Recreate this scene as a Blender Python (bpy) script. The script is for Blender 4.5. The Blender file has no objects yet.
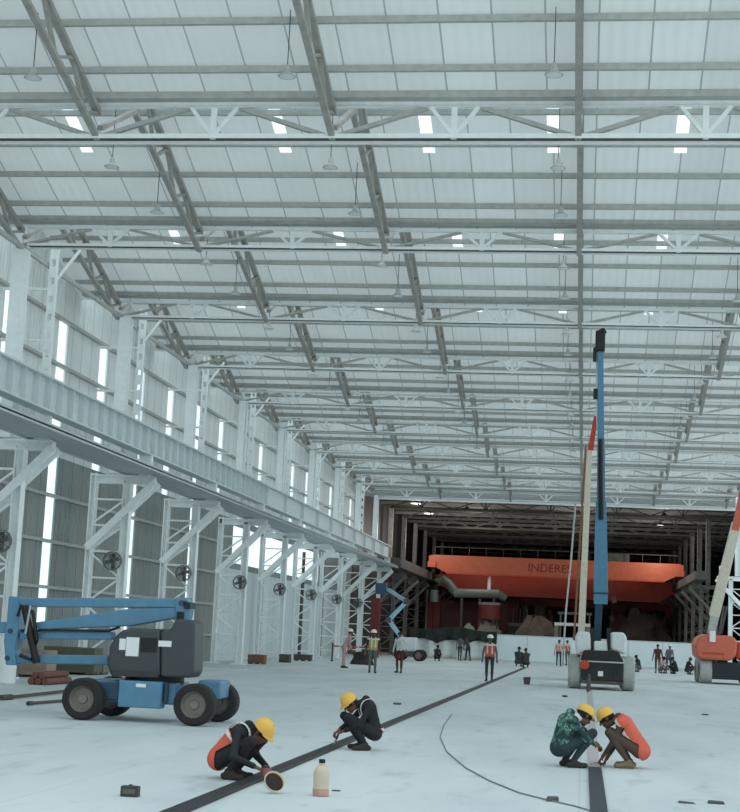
import bpy, math, random
import numpy as np
from mathutils import Vector, Matrix
random.seed(7)
SC = bpy.context.scene
COL = SC.collection
PI = math.pi
V3 = Vector

# ------------------------------------------------------------------ camera model (740 x 812 photograph)
F_PX, VP, ROLL, CC, EYE = 1530.0, (583.0, 642.0), 0.046, (370.0, 406.0), 1.65
_d = V3(((VP[0]-CC[0])/F_PX, (VP[1]-CC[1])/F_PX, 1)).normalized()
_e = V3(((VP[0]+1-CC[0])/F_PX, (VP[1]+ROLL-CC[1])/F_PX, 1))
_n = _d.cross(_e).normalized()
if _n.y > 0: _n = -_n
_r = _d.cross(_n)
if _r.x < 0: _r = -_r

def ray(u, v):
    q = V3(((u-CC[0])/F_PX, (v-CC[1])/F_PX, 1))
    return V3((q.dot(_r), q.dot(_d), q.dot(_n)))
def at(u, v, Y):                       # point of the place seen at a pixel, at distance Y
    q = ray(u, v); q = q*(Y/q.y); return V3((q.x, q.y, q.z+EYE))
def floor_at(u, v, z=0.0):
    q = ray(u, v); q = q*((z-EYE)/q.z); return V3((q.x, q.y, z))

cam = bpy.data.cameras.new('camera'); co = bpy.data.objects.new('camera', cam); COL.objects.link(co)
cam.sensor_fit = 'HORIZONTAL'; cam.sensor_width = 36; cam.lens = F_PX/740*36
cam.clip_end = 1000
# rows of world->cam: image axes x right, y down, z forward expressed in world (X right, Y depth, Z up)
xr = V3((_r.x, _d.x, _n.x)); yd = V3((_r.y, _d.y, _n.y)); zf = V3((_r.z, _d.z, _n.z))
M = Matrix((( xr.x, -yd.x, -zf.x, 0), (xr.y, -yd.y, -zf.y, 0), (xr.z, -yd.z, -zf.z, EYE), (0, 0, 0, 1)))
co.matrix_world = M
SC.camera = co

SC.view_settings.view_transform = 'Standard'
SC.view_settings.look = 'None'
SC.view_settings.gamma = 1
SC.view_settings.use_curve_mapping = False
SC.view_settings.exposure = 0.0
SC.cycles.use_denoising = True
SC.cycles.max_bounces = 10
SC.cycles.diffuse_bounces = 6
SC.cycles.transparent_max_bounces = 16
SC.cycles.sample_clamp_indirect = 8

# ------------------------------------------------------------------ materials
def lin(c):
    c = c/255.0
    return c/12.92 if c <= .04045 else ((c+.055)/1.055)**2.4
def rgb(r, g, b): return (lin(r), lin(g), lin(b), 1)
MATS = {}
def mat(name, c, rough=.6, metal=0, var=.10, scale=6.0, bump=0, spec=.4):
    if name in MATS: return MATS[name]
    m = bpy.data.materials.new(name); m.use_nodes = True
    nt = m.node_tree; b = nt.nodes['Principled BSDF']
    b.inputs['Roughness'].default_value = rough; b.inputs['Metallic'].default_value = metal
    b.inputs['Specular IOR Level'].default_value = spec
    col = rgb(*c)
    tc = nt.nodes.new('ShaderNodeTexCoord'); nz = nt.nodes.new('ShaderNodeTexNoise')
    nz.inputs['Scale'].default_value = scale; nz.inputs['Detail'].default_value = 5
    nt.links.new(tc.outputs['Object'], nz.inputs['Vector'])
    cr = nt.nodes.new('ShaderNodeValToRGB')
    cr.color_ramp.elements[0].position = .3; cr.color_ramp.elements[1].position = .72
    cr.color_ramp.elements[0].color = tuple(x*(1-var) for x in col[:3])+(1,)
    cr.color_ramp.elements[1].color = tuple(min(1, x*(1+var*.6)) for x in col[:3])+(1,)
    nt.links.new(nz.outputs['Fac'], cr.inputs['Fac']); nt.links.new(cr.outputs['Color'], b.inputs['Base Color'])
    if bump:
        bp = nt.nodes.new('ShaderNodeBump'); bp.inputs['Strength'].default_value = bump
        nt.links.new(nz.outputs['Fac'], bp.inputs['Height']); nt.links.new(bp.outputs['Normal'], b.inputs['Normal'])
    MATS[name] = m; return m

def mat_floor():
    m = bpy.data.materials.new('concrete_floor'); m.use_nodes = True; nt = m.node_tree; N = nt.nodes; L = nt.links
    b = N['Principled BSDF']; b.inputs['Roughness'].default_value = .62; b.inputs['Specular IOR Level'].default_value = .25
    tc = N.new('ShaderNodeTexCoord')
    mp = N.new('ShaderNodeMapping'); mp.inputs['Scale'].default_value = (.55, .16, 1); L.new(tc.outputs['Object'], mp.inputs['Vector'])
    n1 = N.new('ShaderNodeTexNoise'); n1.inputs['Scale'].default_value = .9; n1.inputs['Detail'].default_value = 7; n1.inputs['Roughness'].default_value = .6
    L.new(mp.outputs['Vector'], n1.inputs['Vector'])
    r1 = N.new('ShaderNodeValToRGB'); r1.color_ramp.elements[0].position = .32; r1.color_ramp.elements[1].position = .66
    r1.color_ramp.elements[0].color = rgb(184, 194, 198); r1.color_ramp.elements[1].color = rgb(206, 214, 216)
    L.new(n1.outputs['Fac'], r1.inputs['Fac'])
    n2 = N.new('ShaderNodeTexNoise'); n2.inputs['Scale'].default_value = 2.2; n2.inputs['Detail'].default_value = 8; n2.inputs['Distortion'].default_value = .6
    mp2 = N.new('ShaderNodeMapping'); mp2.inputs['Scale'].default_value = (1, .35, 1); L.new(tc.outputs['Object'], mp2.inputs['Vector']); L.new(mp2.outputs['Vector'], n2.inputs['Vector'])
    r2 = N.new('ShaderNodeValToRGB'); r2.color_ramp.elements[0].position = .29; r2.color_ramp.elements[1].position = .42
    r2.color_ramp.elements[0].color = (.66, .66, .66, 1); r2.color_ramp.elements[1].color = (1, 1, 1, 1)
    L.new(n2.outputs['Fac'], r2.inputs['Fac'])
    mx = N.new('ShaderNodeMixRGB'); mx.blend_type = 'MULTIPLY'; mx.inputs['Fac'].default_value = .55
    L.new(r1.outputs['Color'], mx.inputs['Color1']); L.new(r2.outputs['Color'], mx.inputs['Color2'])
    # saw-cut bay joints
    br = N.new('ShaderNodeTexBrick'); br.offset = 0; br.inputs['Scale'].default_value = 1
    br.inputs['Brick Width'].default_value = 5.1; br.inputs['Row Height'].default_value = 6.0; br.inputs['Mortar Size'].default_value = .012
    br.inputs['Color1'].default_value = (1, 1, 1, 1); br.inputs['Color2'].default_value = (.96, .97, .97, 1); br.inputs['Mortar'].default_value = (.78, .78, .78, 1)
    L.new(tc.outputs['Object'], br.inputs['Vector'])
    m2 = N.new('ShaderNodeMixRGB'); m2.blend_type = 'MULTIPLY'; m2.inputs['Fac'].default_value = .6
    L.new(mx.outputs['Color'], m2.inputs['Color1']); L.new(br.outputs['Color'], m2.inputs['Color2'])
    L.new(m2.outputs['Color'], b.inputs['Base Color'])
    bp = N.new('ShaderNodeBump'); bp.inputs['Strength'].default_value = .08; L.new(n2.outputs['Fac'], bp.inputs['Height']); L.new(bp.outputs['Normal'], b.inputs['Normal'])
    return m

def mat_sheet(name, c, line, pitch, axis, panel=1.0, var=.05, rib=.25, through=0):
    """profiled sheet: darker lap joints every `panel` m, ribs every `pitch` m along axis (0 = X, 1 = Y)"""
    m = bpy.data.materials.new(name); m.use_nodes = True; nt = m.node_tree; N = nt.nodes; L = nt.links
    b = N['Principled BSDF']; b.inputs['Roughness'].default_value = .6; b.inputs['Specular IOR Level'].default_value = .25
    tc = N.new('ShaderNodeTexCoord'); sp = N.new('ShaderNodeSeparateXYZ'); L.new(tc.outputs['Object'], sp.inputs['Vector'])
    a = sp.outputs['XYZ'[axis]]
    def math_(op, x, y=None):
        n = N.new('ShaderNodeMath'); n.operation = op
        for i, q in enumerate((x, y)):
            if q is None: continue
            if isinstance(q, (int, float)): n.inputs[i].default_value = q
            else: L.new(q, n.inputs[i])
        return n.outputs[0]
    t = math_('DIVIDE', a, panel)
    fl = math_('FLOOR', t); fr = math_('FRACT', t)
    ln = math_('LESS_THAN', fr, .035/panel)
    wn = N.new('ShaderNodeTexWhiteNoise'); wn.noise_dimensions = '2D'
    cmb = N.new('ShaderNodeCombineXYZ'); L.new(fl, cmb.inputs[0]); L.new(cmb.outputs[0], wn.inputs['Vector'])
    mr = N.new('ShaderNodeMapRange'); mr.inputs['To Min'].default_value = 1-var; mr.inputs['To Max'].default_value = 1+var
    L.new(wn.outputs['Value'], mr.inputs['Value'])
    nz = N.new('ShaderNodeTexNoise'); nz.inputs['Scale'].default_value = .8; nz.inputs['Detail'].default_value = 4; L.new(tc.outputs['Object'], nz.inputs['Vector'])
    mr2 = N.new('ShaderNodeMapRange'); mr2.inputs['To Min'].default_value = .93; mr2.inputs['To Max'].default_value = 1.06; L.new(nz.outputs['Fac'], mr2.inputs['Value'])
    f = math_('MULTIPLY', mr.outputs[0], mr2.outputs[0])
    base = N.new('ShaderNodeVectorMath'); base.operation = 'SCALE'; base.inputs[0].default_value = rgb(*c)[:3]; L.new(f, base.inputs['Scale'])
    mx = N.new('ShaderNodeMixRGB'); L.new(ln, mx.inputs['Fac']); L.new(base.outputs[0], mx.inputs['Color1']); mx.inputs['Color2'].default_value = rgb(*line)
    L.new(mx.outputs['Color'], b.inputs['Base Color'])
    s = math_('SINE', math_('MULTIPLY', a, 2*PI/pitch))
    bp = N.new('ShaderNodeBump'); bp.inputs['Strength'].default_value = rib; bp.inputs['Distance'].default_value = .03
    L.new(s, bp.inputs['Height']); L.new(bp.outputs['Normal'], b.inputs['Normal'])
    if through:                         # translucence added to brighten the roof underside and the hall
        tl = N.new('ShaderNodeBsdfTranslucent'); L.new(mx.outputs['Color'], tl.inputs['Color'])
        ms = N.new('ShaderNodeMixShader'); ms.inputs['Fac'].default_value = through
        L.new(b.outputs[0], ms.inputs[1]); L.new(tl.outputs[0], ms.inputs[2]); L.new(ms.outputs[0], N['Material Output'].inputs['Surface'])
    return m

def mat_glass(name, c, t=.85):
    m = bpy.data.materials.new(name); m.use_nodes = True; nt = m.node_tree; N = nt.nodes; L = nt.links
    N.remove(N['Principled BSDF']); out = N['Material Output']
    tr = N.new('ShaderNodeBsdfTransparent'); tr.inputs['Color'].default_value = tuple(c)+(1,)
    tl = N.new('ShaderNodeBsdfTranslucent'); tl.inputs['Color'].default_value = (.9, .95, .96, 1)
    mx = N.new('ShaderNodeMixShader'); mx.inputs['Fac'].default_value = 1-t
    L.new(tr.outputs[0], mx.inputs[1]); L.new(tl.outputs[0], mx.inputs[2]); L.new(mx.outputs[0], out.inputs['Surface'])
    return m
def mat_emit(name, c, s):
    m = bpy.data.materials.new(name); m.use_nodes = True; b = m.node_tree.nodes['Principled BSDF']
    b.inputs['Base Color'].default_value = rgb(*c); b.inputs['Emission Color'].default_value = rgb(*c); b.inputs['Emission Strength'].default_value = s
    return m

WHITE = mat('white_painted_steel', (238, 242, 242), .5, var=.06)
PALE = mat('pale_primer_steel', (204, 212, 213), .55, var=.08)
GREY = mat('grey_galvanised_steel', (176, 179, 175), .6, var=.14)
BROWN = mat('grey_brown_steel', (160, 158, 151), .65, var=.18, scale=3)
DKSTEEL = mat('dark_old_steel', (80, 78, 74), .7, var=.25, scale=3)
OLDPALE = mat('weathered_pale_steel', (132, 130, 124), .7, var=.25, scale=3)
BLACK = mat('black_paint', (24, 26, 28), .55)
RUBBER = mat('tyre_rubber', (42, 42, 42), .85, var=.2)
GREYRUB = mat('dusty_pale_tyre', (165, 168, 165), .85, var=.15)
RIM = mat('grey_rim', (120, 116, 110), .5)
BLUE = mat('blue_machine_paint', (86, 132, 160), .4, var=.10)
DBLUE = mat('deep_blue_paint', (44, 72, 94), .45)
LBLUE = mat('light_blue_paint', (150, 190, 205), .45)
CHAR = mat('charcoal_cover', (62, 67, 72), .5, var=.08)
STICK = mat('white_sticker', (222, 226, 226), .5, var=.02)
ORANGE = mat('crane_orange', (186, 92, 60), .5, var=.12, scale=2)
DORANGE = mat('red_orange_paint', (178, 62, 40), .5, var=.14, scale=2)
LIFTOR = mat('lift_orange', (196, 100, 76), .5, var=.10)
CREAM = mat('cream_boom_paint', (206, 198, 182), .5, var=.08)
MAROON = mat('maroon_steel', (108, 42, 44), .6, var=.15, scale=2)
GREEN = mat('grey_green_duct', (92, 106, 100), .6, var=.2, scale=2)
WOOD = mat('brown_timber', (128, 92, 66), .8, var=.2)
CONC = mat('rubble_grey', (130, 126, 118), .9, var=.25)
CHROME = mat('chrome_rod', (170, 175, 178), .25, 1.0)
SHEETW = mat('white_hoarding_sheet', (224, 236, 238), .5, var=.04, scale=1)
NET = mat('dark_green_netting', (48, 52, 48), .9, var=.3, scale=3, bump=.4)
TARP = mat('pale_tarp', (214, 220, 218), .8, var=.12, scale=3, bump=.3)
REDCAN = mat('dull_red_can', (140, 74, 76), .5)

# ------------------------------------------------------------------ mesh builder
class MB:
    def __init__(s): s.v = []; s.f = []; s.m = []
    def add(s, vs, fs, mi=0):
        o = len(s.v); s.v += [tuple(p) for p in vs]; s.f += [tuple(i+o for i in f) for f in fs]; s.m += [mi]*len(fs); return s
    def box(s, c, d, rz=0, R=None, mi=0):
        R = R or Matrix.Rotation(rz, 3, 'Z'); c = V3(c)
        p = [c + R @ V3((x*d[0]/2, y*d[1]/2, z*d[2]/2)) for z in (-1, 1) for y in (-1, 1) for x in (-1, 1)]
        return s.add(p, [(0, 2, 3, 1), (4, 5, 7, 6), (0, 1, 5, 4), (2, 6, 7, 3), (0, 4, 6, 2), (1, 3, 7, 5)], mi)
    def span(s, a, b, mi=0):            # box from corner a to corner b
        return s.box([(a[i]+b[i])/2 for i in range(3)], [abs(a[i]-b[i]) for i in range(3)], mi=mi)
    def beam(s, a, b, w, h, up=(0, 0, 1), w2=None, h2=None, mi=0):
        a = V3(a); b = V3(b); d = (b-a).normalized(); up = V3(up)
        if abs(d.dot(up)) > .98: up = V3((0, 1, 0))
        x = d.cross(up).normalized(); z = x.cross(d)
        w2 = w if w2 is None else w2; h2 = h if h2 is None else h2
        P = []
        for c, ww, hh in ((a, w, h), (b, w2, h2)):
            P += [c-x*ww/2-z*hh/2, c+x*ww/2-z*hh/2, c+x*ww/2+z*hh/2, c-x*ww/2+z*hh/2]
        return s.add(P, [(3, 2, 1, 0), (4, 5, 6, 7), (0, 1, 5, 4), (1, 2, 6, 5), (2, 3, 7, 6), (3, 0, 4, 7)], mi)
    def tube(s, a, b, r, r2=None, n=12, mi=0, cap=True):
        a = V3(a); b = V3(b); r2 = r if r2 is None else r2
        d = (b-a).normalized(); t = V3((0, 0, 1)) if abs(d.z) < .9 else V3((1, 0, 0))
        x = d.cross(t).normalized(); y = d.cross(x)
        P = []
        for c, q in ((a, r), (b, r2)):
            P += [c + x*q*math.cos(2*PI*i/n) + y*q*math.sin(2*PI*i/n) for i in range(n)]
        fs = [(i, (i+1) % n, n+(i+1) % n, n+i) for i in range(n)]
        if cap: fs += [tuple(range(n))[::-1], tuple(range(n, 2*n))]
        return s.add(P, fs, mi)
    def path(s, pts, r, n=8, mi=0):     # swept round tube along points
        pts = [V3(p) for p in pts]; P = []; k = len(pts)
        for i, p in enumerate(pts):
            d = (pts[min(i+1, k-1)]-pts[max(i-1, 0)]).normalized()
            t = V3((0, 0, 1)) if abs(d.z) < .9 else V3((1, 0, 0))
            x = d.cross(t).normalized(); y = d.cross(x)
            P += [p + x*r*math.cos(2*PI*j/n) + y*r*math.sin(2*PI*j/n) for j in range(n)]
        fs = [(i*n+j, i*n+(j+1) % n, (i+1)*n+(j+1) % n, (i+1)*n+j) for i in range(k-1) for j in range(n)]
        fs += [tuple(range(n))[::-1], tuple(range((k-1)*n, k*n))]
        return s.add(P, fs, mi)
    def lathe(s, prof, o=(0, 0, 0), R=None, n=24, mi=0):
        R = R or Matrix.Identity(3); o = V3(o); P = []; k = len(prof)
        for r, z in prof:
            P += [o + R @ V3((r*math.cos(2*PI*i/n), r*math.sin(2*PI*i/n), z)) for i in range(n)]
        fs = [(j*n+i, j*n+(i+1) % n, (j+1)*n+(i+1) % n, (j+1)*n+i) for j in range(k-1) for i in range(n)]
        if prof[0][0] > 1e-4: fs.append(tuple(range(n))[::-1])
        if prof[-1][0] > 1e-4: fs.append(tuple(range((k-1)*n, k*n)))
        return s.add(P, fs, mi)
    def prism(s, pts, y0, y1, axis='Y', mi=0):   # polygon in (x, z) extruded along Y, or (y, z) along X
        n = len(pts)
        f = (lambda p, q: (p[0], q, p[1])) if axis == 'Y' else (lambda p, q: (q, p[0], p[1]))
        P = [f(p, y0) for p in pts] + [f(p, y1) for p in pts]
        fs = [tuple(range(n)), tuple(range(n, 2*n))[::-1]] + [(i, n+i, n+(i+1) % n, (i+1) % n) for i in range(n)]
        return s.add(P, fs, mi)
    def mesh(s, name, mats):
        me = bpy.data.meshes.new(name); me.from_pydata(s.v, [], s.f)
        for m in (mats if isinstance(mats, (list, tuple)) else [mats]): me.materials.append(m)
        me.polygons.foreach_set('material_index', s.m); me.update()
        import bmesh
        bm = bmesh.new(); bm.from_mesh(me); bmesh.ops.recalc_face_normals(bm, faces=bm.faces); bm.to_mesh(me); bm.free()
        return me
    def build(s, name, mats, parent=None, bevel=0, smooth=False, loc=None):
        o = bpy.data.objects.new(name, s.mesh(name, mats)); COL.objects.link(o)
        if parent: o.parent = parent
        if loc: o.location = loc
        if bevel:
            b = o.modifiers.new('bevel', 'BEVEL'); b.width = bevel; b.segments = 2; b.limit_method = 'ANGLE'
        if smooth:
            for p in o.data.polygons: p.use_smooth = True
            try: o.data.set_sharp_from_angle(angle=.6)
            except Exception: pass
        return o

def tag(o, label, cat, group=None, kind=None):
    o['label'] = label; o['category'] = cat
    if group: o['group'] = group
    if kind: o['kind'] = kind
    return o
def thing(name, label, cat, loc=(0, 0, 0), rz=0, group=None):
    o = bpy.data.objects.new(name, None); COL.objects.link(o); o.empty_display_size = .2
    o.location = loc; o.rotation_euler = (0, 0, rz)
    return tag(o, label, cat, group)
def struct(o): o['kind'] = 'structure'; return o
def dup(root, loc=None, label=None, group=None, rz=None, cat=None):
    def cp(o, par):
        c = o.copy(); COL.objects.link(c)
        if par: c.parent = par; c.matrix_parent_inverse = o.matrix_parent_inverse.copy()
        for ch in KIDS.get(o.name, []): cp(ch, c)
        return c
    KIDS = {}
    def scan(o):
        KIDS[o.name] = list(o.children)
        for c in o.children: scan(c)
    scan(root)
    r = cp(root, None)
    if loc is not None: r.location = loc
    if rz is not None: r.rotation_euler = (0, 0, rz)
    if label: r['label'] = label
    if group: r['group'] = group
    if cat: r['category'] = cat
    return r
ORD = ['zeroth', 'first', 'second', 'third', 'fourth', 'fifth', 'sixth', 'seventh', 'eighth', 'ninth', 'tenth', 'eleventh', 'twelfth', 'thirteenth', 'fourteenth', 'fifteenth', 'sixteenth']

# ------------------------------------------------------------------ world: bright overcast sky
w = bpy.data.worlds.new('overcast'); SC.world = w; w.use_nodes = True
bg = w.node_tree.nodes['Background']; bg.inputs['Color'].default_value = (.82, .935, .96, 1); bg.inputs['Strength'].default_value = 1.36

# ------------------------------------------------------------------ setting
BAY = 9.0
def D(k): return 21.33 + BAY*k
XL = [-15.6, -10.55, -5.45, -.35, 4.75, 9.85]       # roof rafter lines
XW, XR = -17.0, 10.3
FL = mat_floor()
struct(MB().span((-17.3, -6, -.3), (22, 212, 0)).build('floor', FL))

ROOF = mat_sheet('white_roof_sheet', (214, 218, 218), (160, 166, 167), .25, 0, 1.02, .05, .2, .33)
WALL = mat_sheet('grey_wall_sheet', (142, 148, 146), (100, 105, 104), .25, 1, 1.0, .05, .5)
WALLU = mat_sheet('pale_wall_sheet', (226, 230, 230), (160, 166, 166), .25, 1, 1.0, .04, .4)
WALLW = mat_sheet('white_wall_sheet', (208, 218, 220), (150, 156, 156), .25, 1, 1.5, .04, .25)
SKY = mat_glass('translucent_sheet', (.95, .98, 1.0), .85)
GLZ = mat_glass('northlight_glazing', (.92, .97, .98), .8)
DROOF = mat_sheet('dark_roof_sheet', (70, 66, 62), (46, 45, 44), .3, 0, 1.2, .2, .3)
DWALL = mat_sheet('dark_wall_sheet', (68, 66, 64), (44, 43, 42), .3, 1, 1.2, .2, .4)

ROOF0, SL, RID = 12.62, .32, 6.5
DZ = [0, -.20, -.27] + [-.33]*8           # the far bays sit a little lower
def zroof(s, b=0): return ROOF0 + SL*s + DZ[b]      # s = metres before the far truss of the bay
SKYX = [-12.95, -7.8, -4.2, -1.15, 1.88, 5.75]
for b in range(0, 10):
    yf = D(b+1)
    xs = sorted([XW, XR+4] + [x for c in SKYX for x in (c, c+.30)])
    ss = [-.25, 3.1, 5.1, RID]
    mb = MB(); gl = MB()
    for i in range(len(xs)-1):
        for j in range(3):
            q = [(xs[i], yf-ss[j], zroof(ss[j], b)), (xs[i+1], yf-ss[j], zroof(ss[j], b)), (xs[i+1], yf-ss[j+1], zroof(ss[j+1], b)), (xs[i], yf-ss[j+1], zroof(ss[j+1], b))]
            hole = j == 1 and any(abs(xs[i]-c) < 1e-6 for c in SKYX)
            (gl if hole else mb).add(q, [(0, 1, 2, 3)])
    struct(mb.build('ceiling', ROOF)); struct(gl.build('window_%d' % (b+1), SKY))
    ng = MB().add([(XW, yf-RID, zroof(RID, b)), (XR+4, yf-RID, zroof(RID, b)), (XR+4, yf-8.95, ROOF0+.05+DZ[b]), (XW, yf-8.95, ROOF0+.05+DZ[b])], [(0, 1, 2, 3)])
    struct(ng.build('window_%d' % (b+21), GLZ))

# left wall with translucent strips
upper, lower = [], []
for k in range(-1, 10):
    upper += [(D(k)+2.6, D(k)+3.5, 6.8, 11.2)]
for k in range(-1, 10):
    upper += [(D(k)+7.3, D(k)+8.2, 6.8, 11.2)]
for k in range(-1, 5):
    lower += [(D(k)+7.3, D(k)+8.2, 1.2, 6.8)]
band = [(73.0, 98.0, 4.7, 6.5)]
def wall_rects(y0, y1, z0, z1, holes):
    ys = sorted({y0, y1} | {h[i] for h in holes for i in (0, 1) if y0 < h[i] < y1})
    zs = sorted({z0, z1} | {h[i] for h in holes for i in (2, 3) if z0 < h[i] < z1})
    sol, hol = [], []
    for a in range(len(ys)-1):
        for c in range(len(zs)-1):
            ym, zm = (ys[a]+ys[a+1])/2, (zs[c]+zs[c+1])/2
            (hol if any(h[0] < ym < h[1] and h[2] < zm < h[3] for h in holes) else sol).append((ys[a], ys[a+1], zs[c], zs[c+1]))
    return sol, hol
mbw = MB()
mbu = MB()
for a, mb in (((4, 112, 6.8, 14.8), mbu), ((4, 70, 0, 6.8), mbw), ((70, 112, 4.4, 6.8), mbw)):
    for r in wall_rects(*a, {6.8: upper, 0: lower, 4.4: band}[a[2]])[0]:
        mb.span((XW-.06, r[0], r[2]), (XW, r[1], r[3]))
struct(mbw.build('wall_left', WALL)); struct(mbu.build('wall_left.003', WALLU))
struct(MB().span((XW-.06, 70, 0), (XW, 112, 4.4)).build('wall_left.001', WALLW))
for i, h in enumerate(upper+lower+band):
    struct(MB().span((XW-.05, h[0], h[2]), (XW-.03, h[1], h[3])).build('window_%d' % (41+i), SKY))
for i, z in enumerate((1.2, 2.6, 4.05, 5.5, 8.4, 9.7, 11.2)):
    struct(MB().span((XW, 4, z-.05), (XW+.16, 70 if z < 6 else 112, z+.05)).build('trim_%d' % (i+1), GREY))

# the old dark hall beyond
Y0, Y1 = 112.3, 205.0
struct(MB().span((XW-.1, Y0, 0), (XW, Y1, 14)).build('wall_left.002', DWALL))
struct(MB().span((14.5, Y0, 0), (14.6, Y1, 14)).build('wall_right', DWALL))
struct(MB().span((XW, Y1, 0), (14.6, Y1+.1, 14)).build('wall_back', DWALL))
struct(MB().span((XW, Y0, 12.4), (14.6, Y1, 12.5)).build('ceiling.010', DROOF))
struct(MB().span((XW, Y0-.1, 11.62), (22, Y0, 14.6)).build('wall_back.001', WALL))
tag(MB().span((-15.3, Y0-.35, 11.42), (10.6, Y0-.1, 11.62)).build('fascia_beam', WHITE), 'white steel fascia beam over the opening to the dark hall', 'beam')

# ------------------------------------------------------------------ roof trusses
def truss(label, m_ch, m_di, zb=11.79, zt=12.53, x0=-15.4, x1=10.3, nodes=XL):
    t = thing('roof_truss', label, 'truss', (0, 0, 0), 0, 'white trusses across the hall')
    MB().span((x0, -.06, zt-.06), (x1, -.03, zt+.05)).span((x0, -.06, zt-.04), (x1, .1, zt-.02)).build('top_chord', m_ch, t)
    MB().span((x0, -.08, zb-.0), (x1, -.05, zb+.095)).span((x0, .14, zb-.045), (x1, .17, zb+.02)).span((x0, .14, zb-.055), (x1, .2, zb-.045)).build('bottom_chord', m_ch, t)
    MB().span((x0, -.05, zb+.005), (x1, .14, zb+.02)).build('chord_gap_shade', DKSTEEL, t)  # dark plate stands in for the shade in the gap between the chord flanges
    for a, b in zip(nodes[:-1], nodes[1:]):
        m = (a+b)/2
        MB().beam((a, .02, zb+.03), (m-.55, .02, zt-.06), .1, .09).build('diagonal', m_di, t)
        MB().beam((b, .02, zb+.03), (m+.55, .02, zt-.06), .1, .09).build('diagonal', m_di, t)
        MB().beam((m, 0, zb+.05), (m-.5, 0, zt-.05), .07, .08).build('fan_strut', m_ch, t)
        MB().beam((m, 0, zb+.05), (m+.5, 0, zt-.05), .07, .08).build('fan_strut', m_ch, t)
        MB().span((m-.06, -.03, zb), (m+.06, .03, zt)).build('post', m_ch, t)
    return t
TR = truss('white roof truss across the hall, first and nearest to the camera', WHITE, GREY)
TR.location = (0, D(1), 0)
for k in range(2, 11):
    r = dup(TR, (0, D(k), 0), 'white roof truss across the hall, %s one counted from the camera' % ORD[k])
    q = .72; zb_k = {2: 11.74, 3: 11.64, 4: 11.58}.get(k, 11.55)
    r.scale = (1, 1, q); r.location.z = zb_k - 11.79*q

# ------------------------------------------------------------------ lattice rafters along the bays
PLACE = ['along the left wall', 'first line in from the left wall', 'second line in from the left wall', 'line above mid hall', 'first line right of the middle', 'right edge of the hall']
def rafter():
    t = thing('lattice_rafter', '', 'rafter', (0, 0, 0), 0, 'lattice rafters under the roof')
    lo = lambda s: 11.86+.25*s
    hi = lambda s: 12.36+.31*s
    MB().beam((0, 0, lo(0)), (0, -RID, lo(RID)), .13, .10).build('bottom_chord', BROWN, t)
    MB().beam((0, 0, hi(0)), (0, -RID, hi(RID)), .15, .12).build('top_chord', BROWN, t)
    MB().beam((0, -RID, lo(RID)), (0, -8.8, 12.3), .13, .10).build('tail', BROWN, t)
    ss = [0, .9, 1.8, 2.75, 3.7, 4.65, 5.6, 6.5]
    for i, (a, b) in enumerate(zip(ss[:-1], ss[1:])):
        p, q = ((a, lo), (b, hi)) if i % 2 else ((a, hi), (b, lo))
        MB().beam((0, -p[0], p[1](p[0])), (0, -q[0], q[1](q[0])), .09, .07).build('lacing', BROWN, t)
    return t
RF = rafter(); first = True
for b in range(0, 10):
    for i, x in enumerate(XL):
        if i == 5 and b < 6: continue
        lab = 'lattice rafter ending at the %s truss, %s' % (ORD[b+1], PLACE[i])
        if first: RF.location = (x, D(b+1), DZ[b]); RF['label'] = lab; first = False
        else: dup(RF, (x, D(b+1), DZ[b]), lab)

# purlins
PU = None; n = 0
for b in range(0, 10):
    for j, s in enumerate((1.15, 2.55, 4.0, 5.2) if b == 0 else (1.05, 2.35, 3.6, 4.8)):
        lab = 'thin grey purlin under the white roof, %s up the slope from the %s truss' % (ORD[j+1], ORD[b+1])
        z = zroof(s, b)-.11
        if PU is None:
            PU = MB().span((XW+.2, -.04, -.05), (XR+3, -.01, .07)).span((XW+.2, -.04, -.06), (XR+3, .05, -.045)).span((XW+.2, .045, -.06), (XR+3, .055, -.02)).build('roof_purlin', GREY)
            tag(PU, lab, 'purlin', 'purlins under the roof'); PU.location = (0, D(b+1)-s, z)
        else:
            dup(PU, (0, D(b+1)-s, z), lab)
GU = None
for b in range(0, 10):
    lab = 'broad grey roof gutter resting along the top of the %s truss' % ORD[b+1]
    if GU is None:
        GU = tag(MB().span((XW+.2, -.42, -.07), (XR+3, -.39, .10)).span((XW+.2, -.42, -.08), (XR+3, .0, -.05)).build('roof_gutter', GREY), lab, 'gutter', 'gutters along the trusses')
        GU.location = (0, D(b+1)+.1, 12.66+DZ[b])
    else: dup(GU, (0, D(b+1)+.1, 12.66+DZ[b]), lab)

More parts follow.
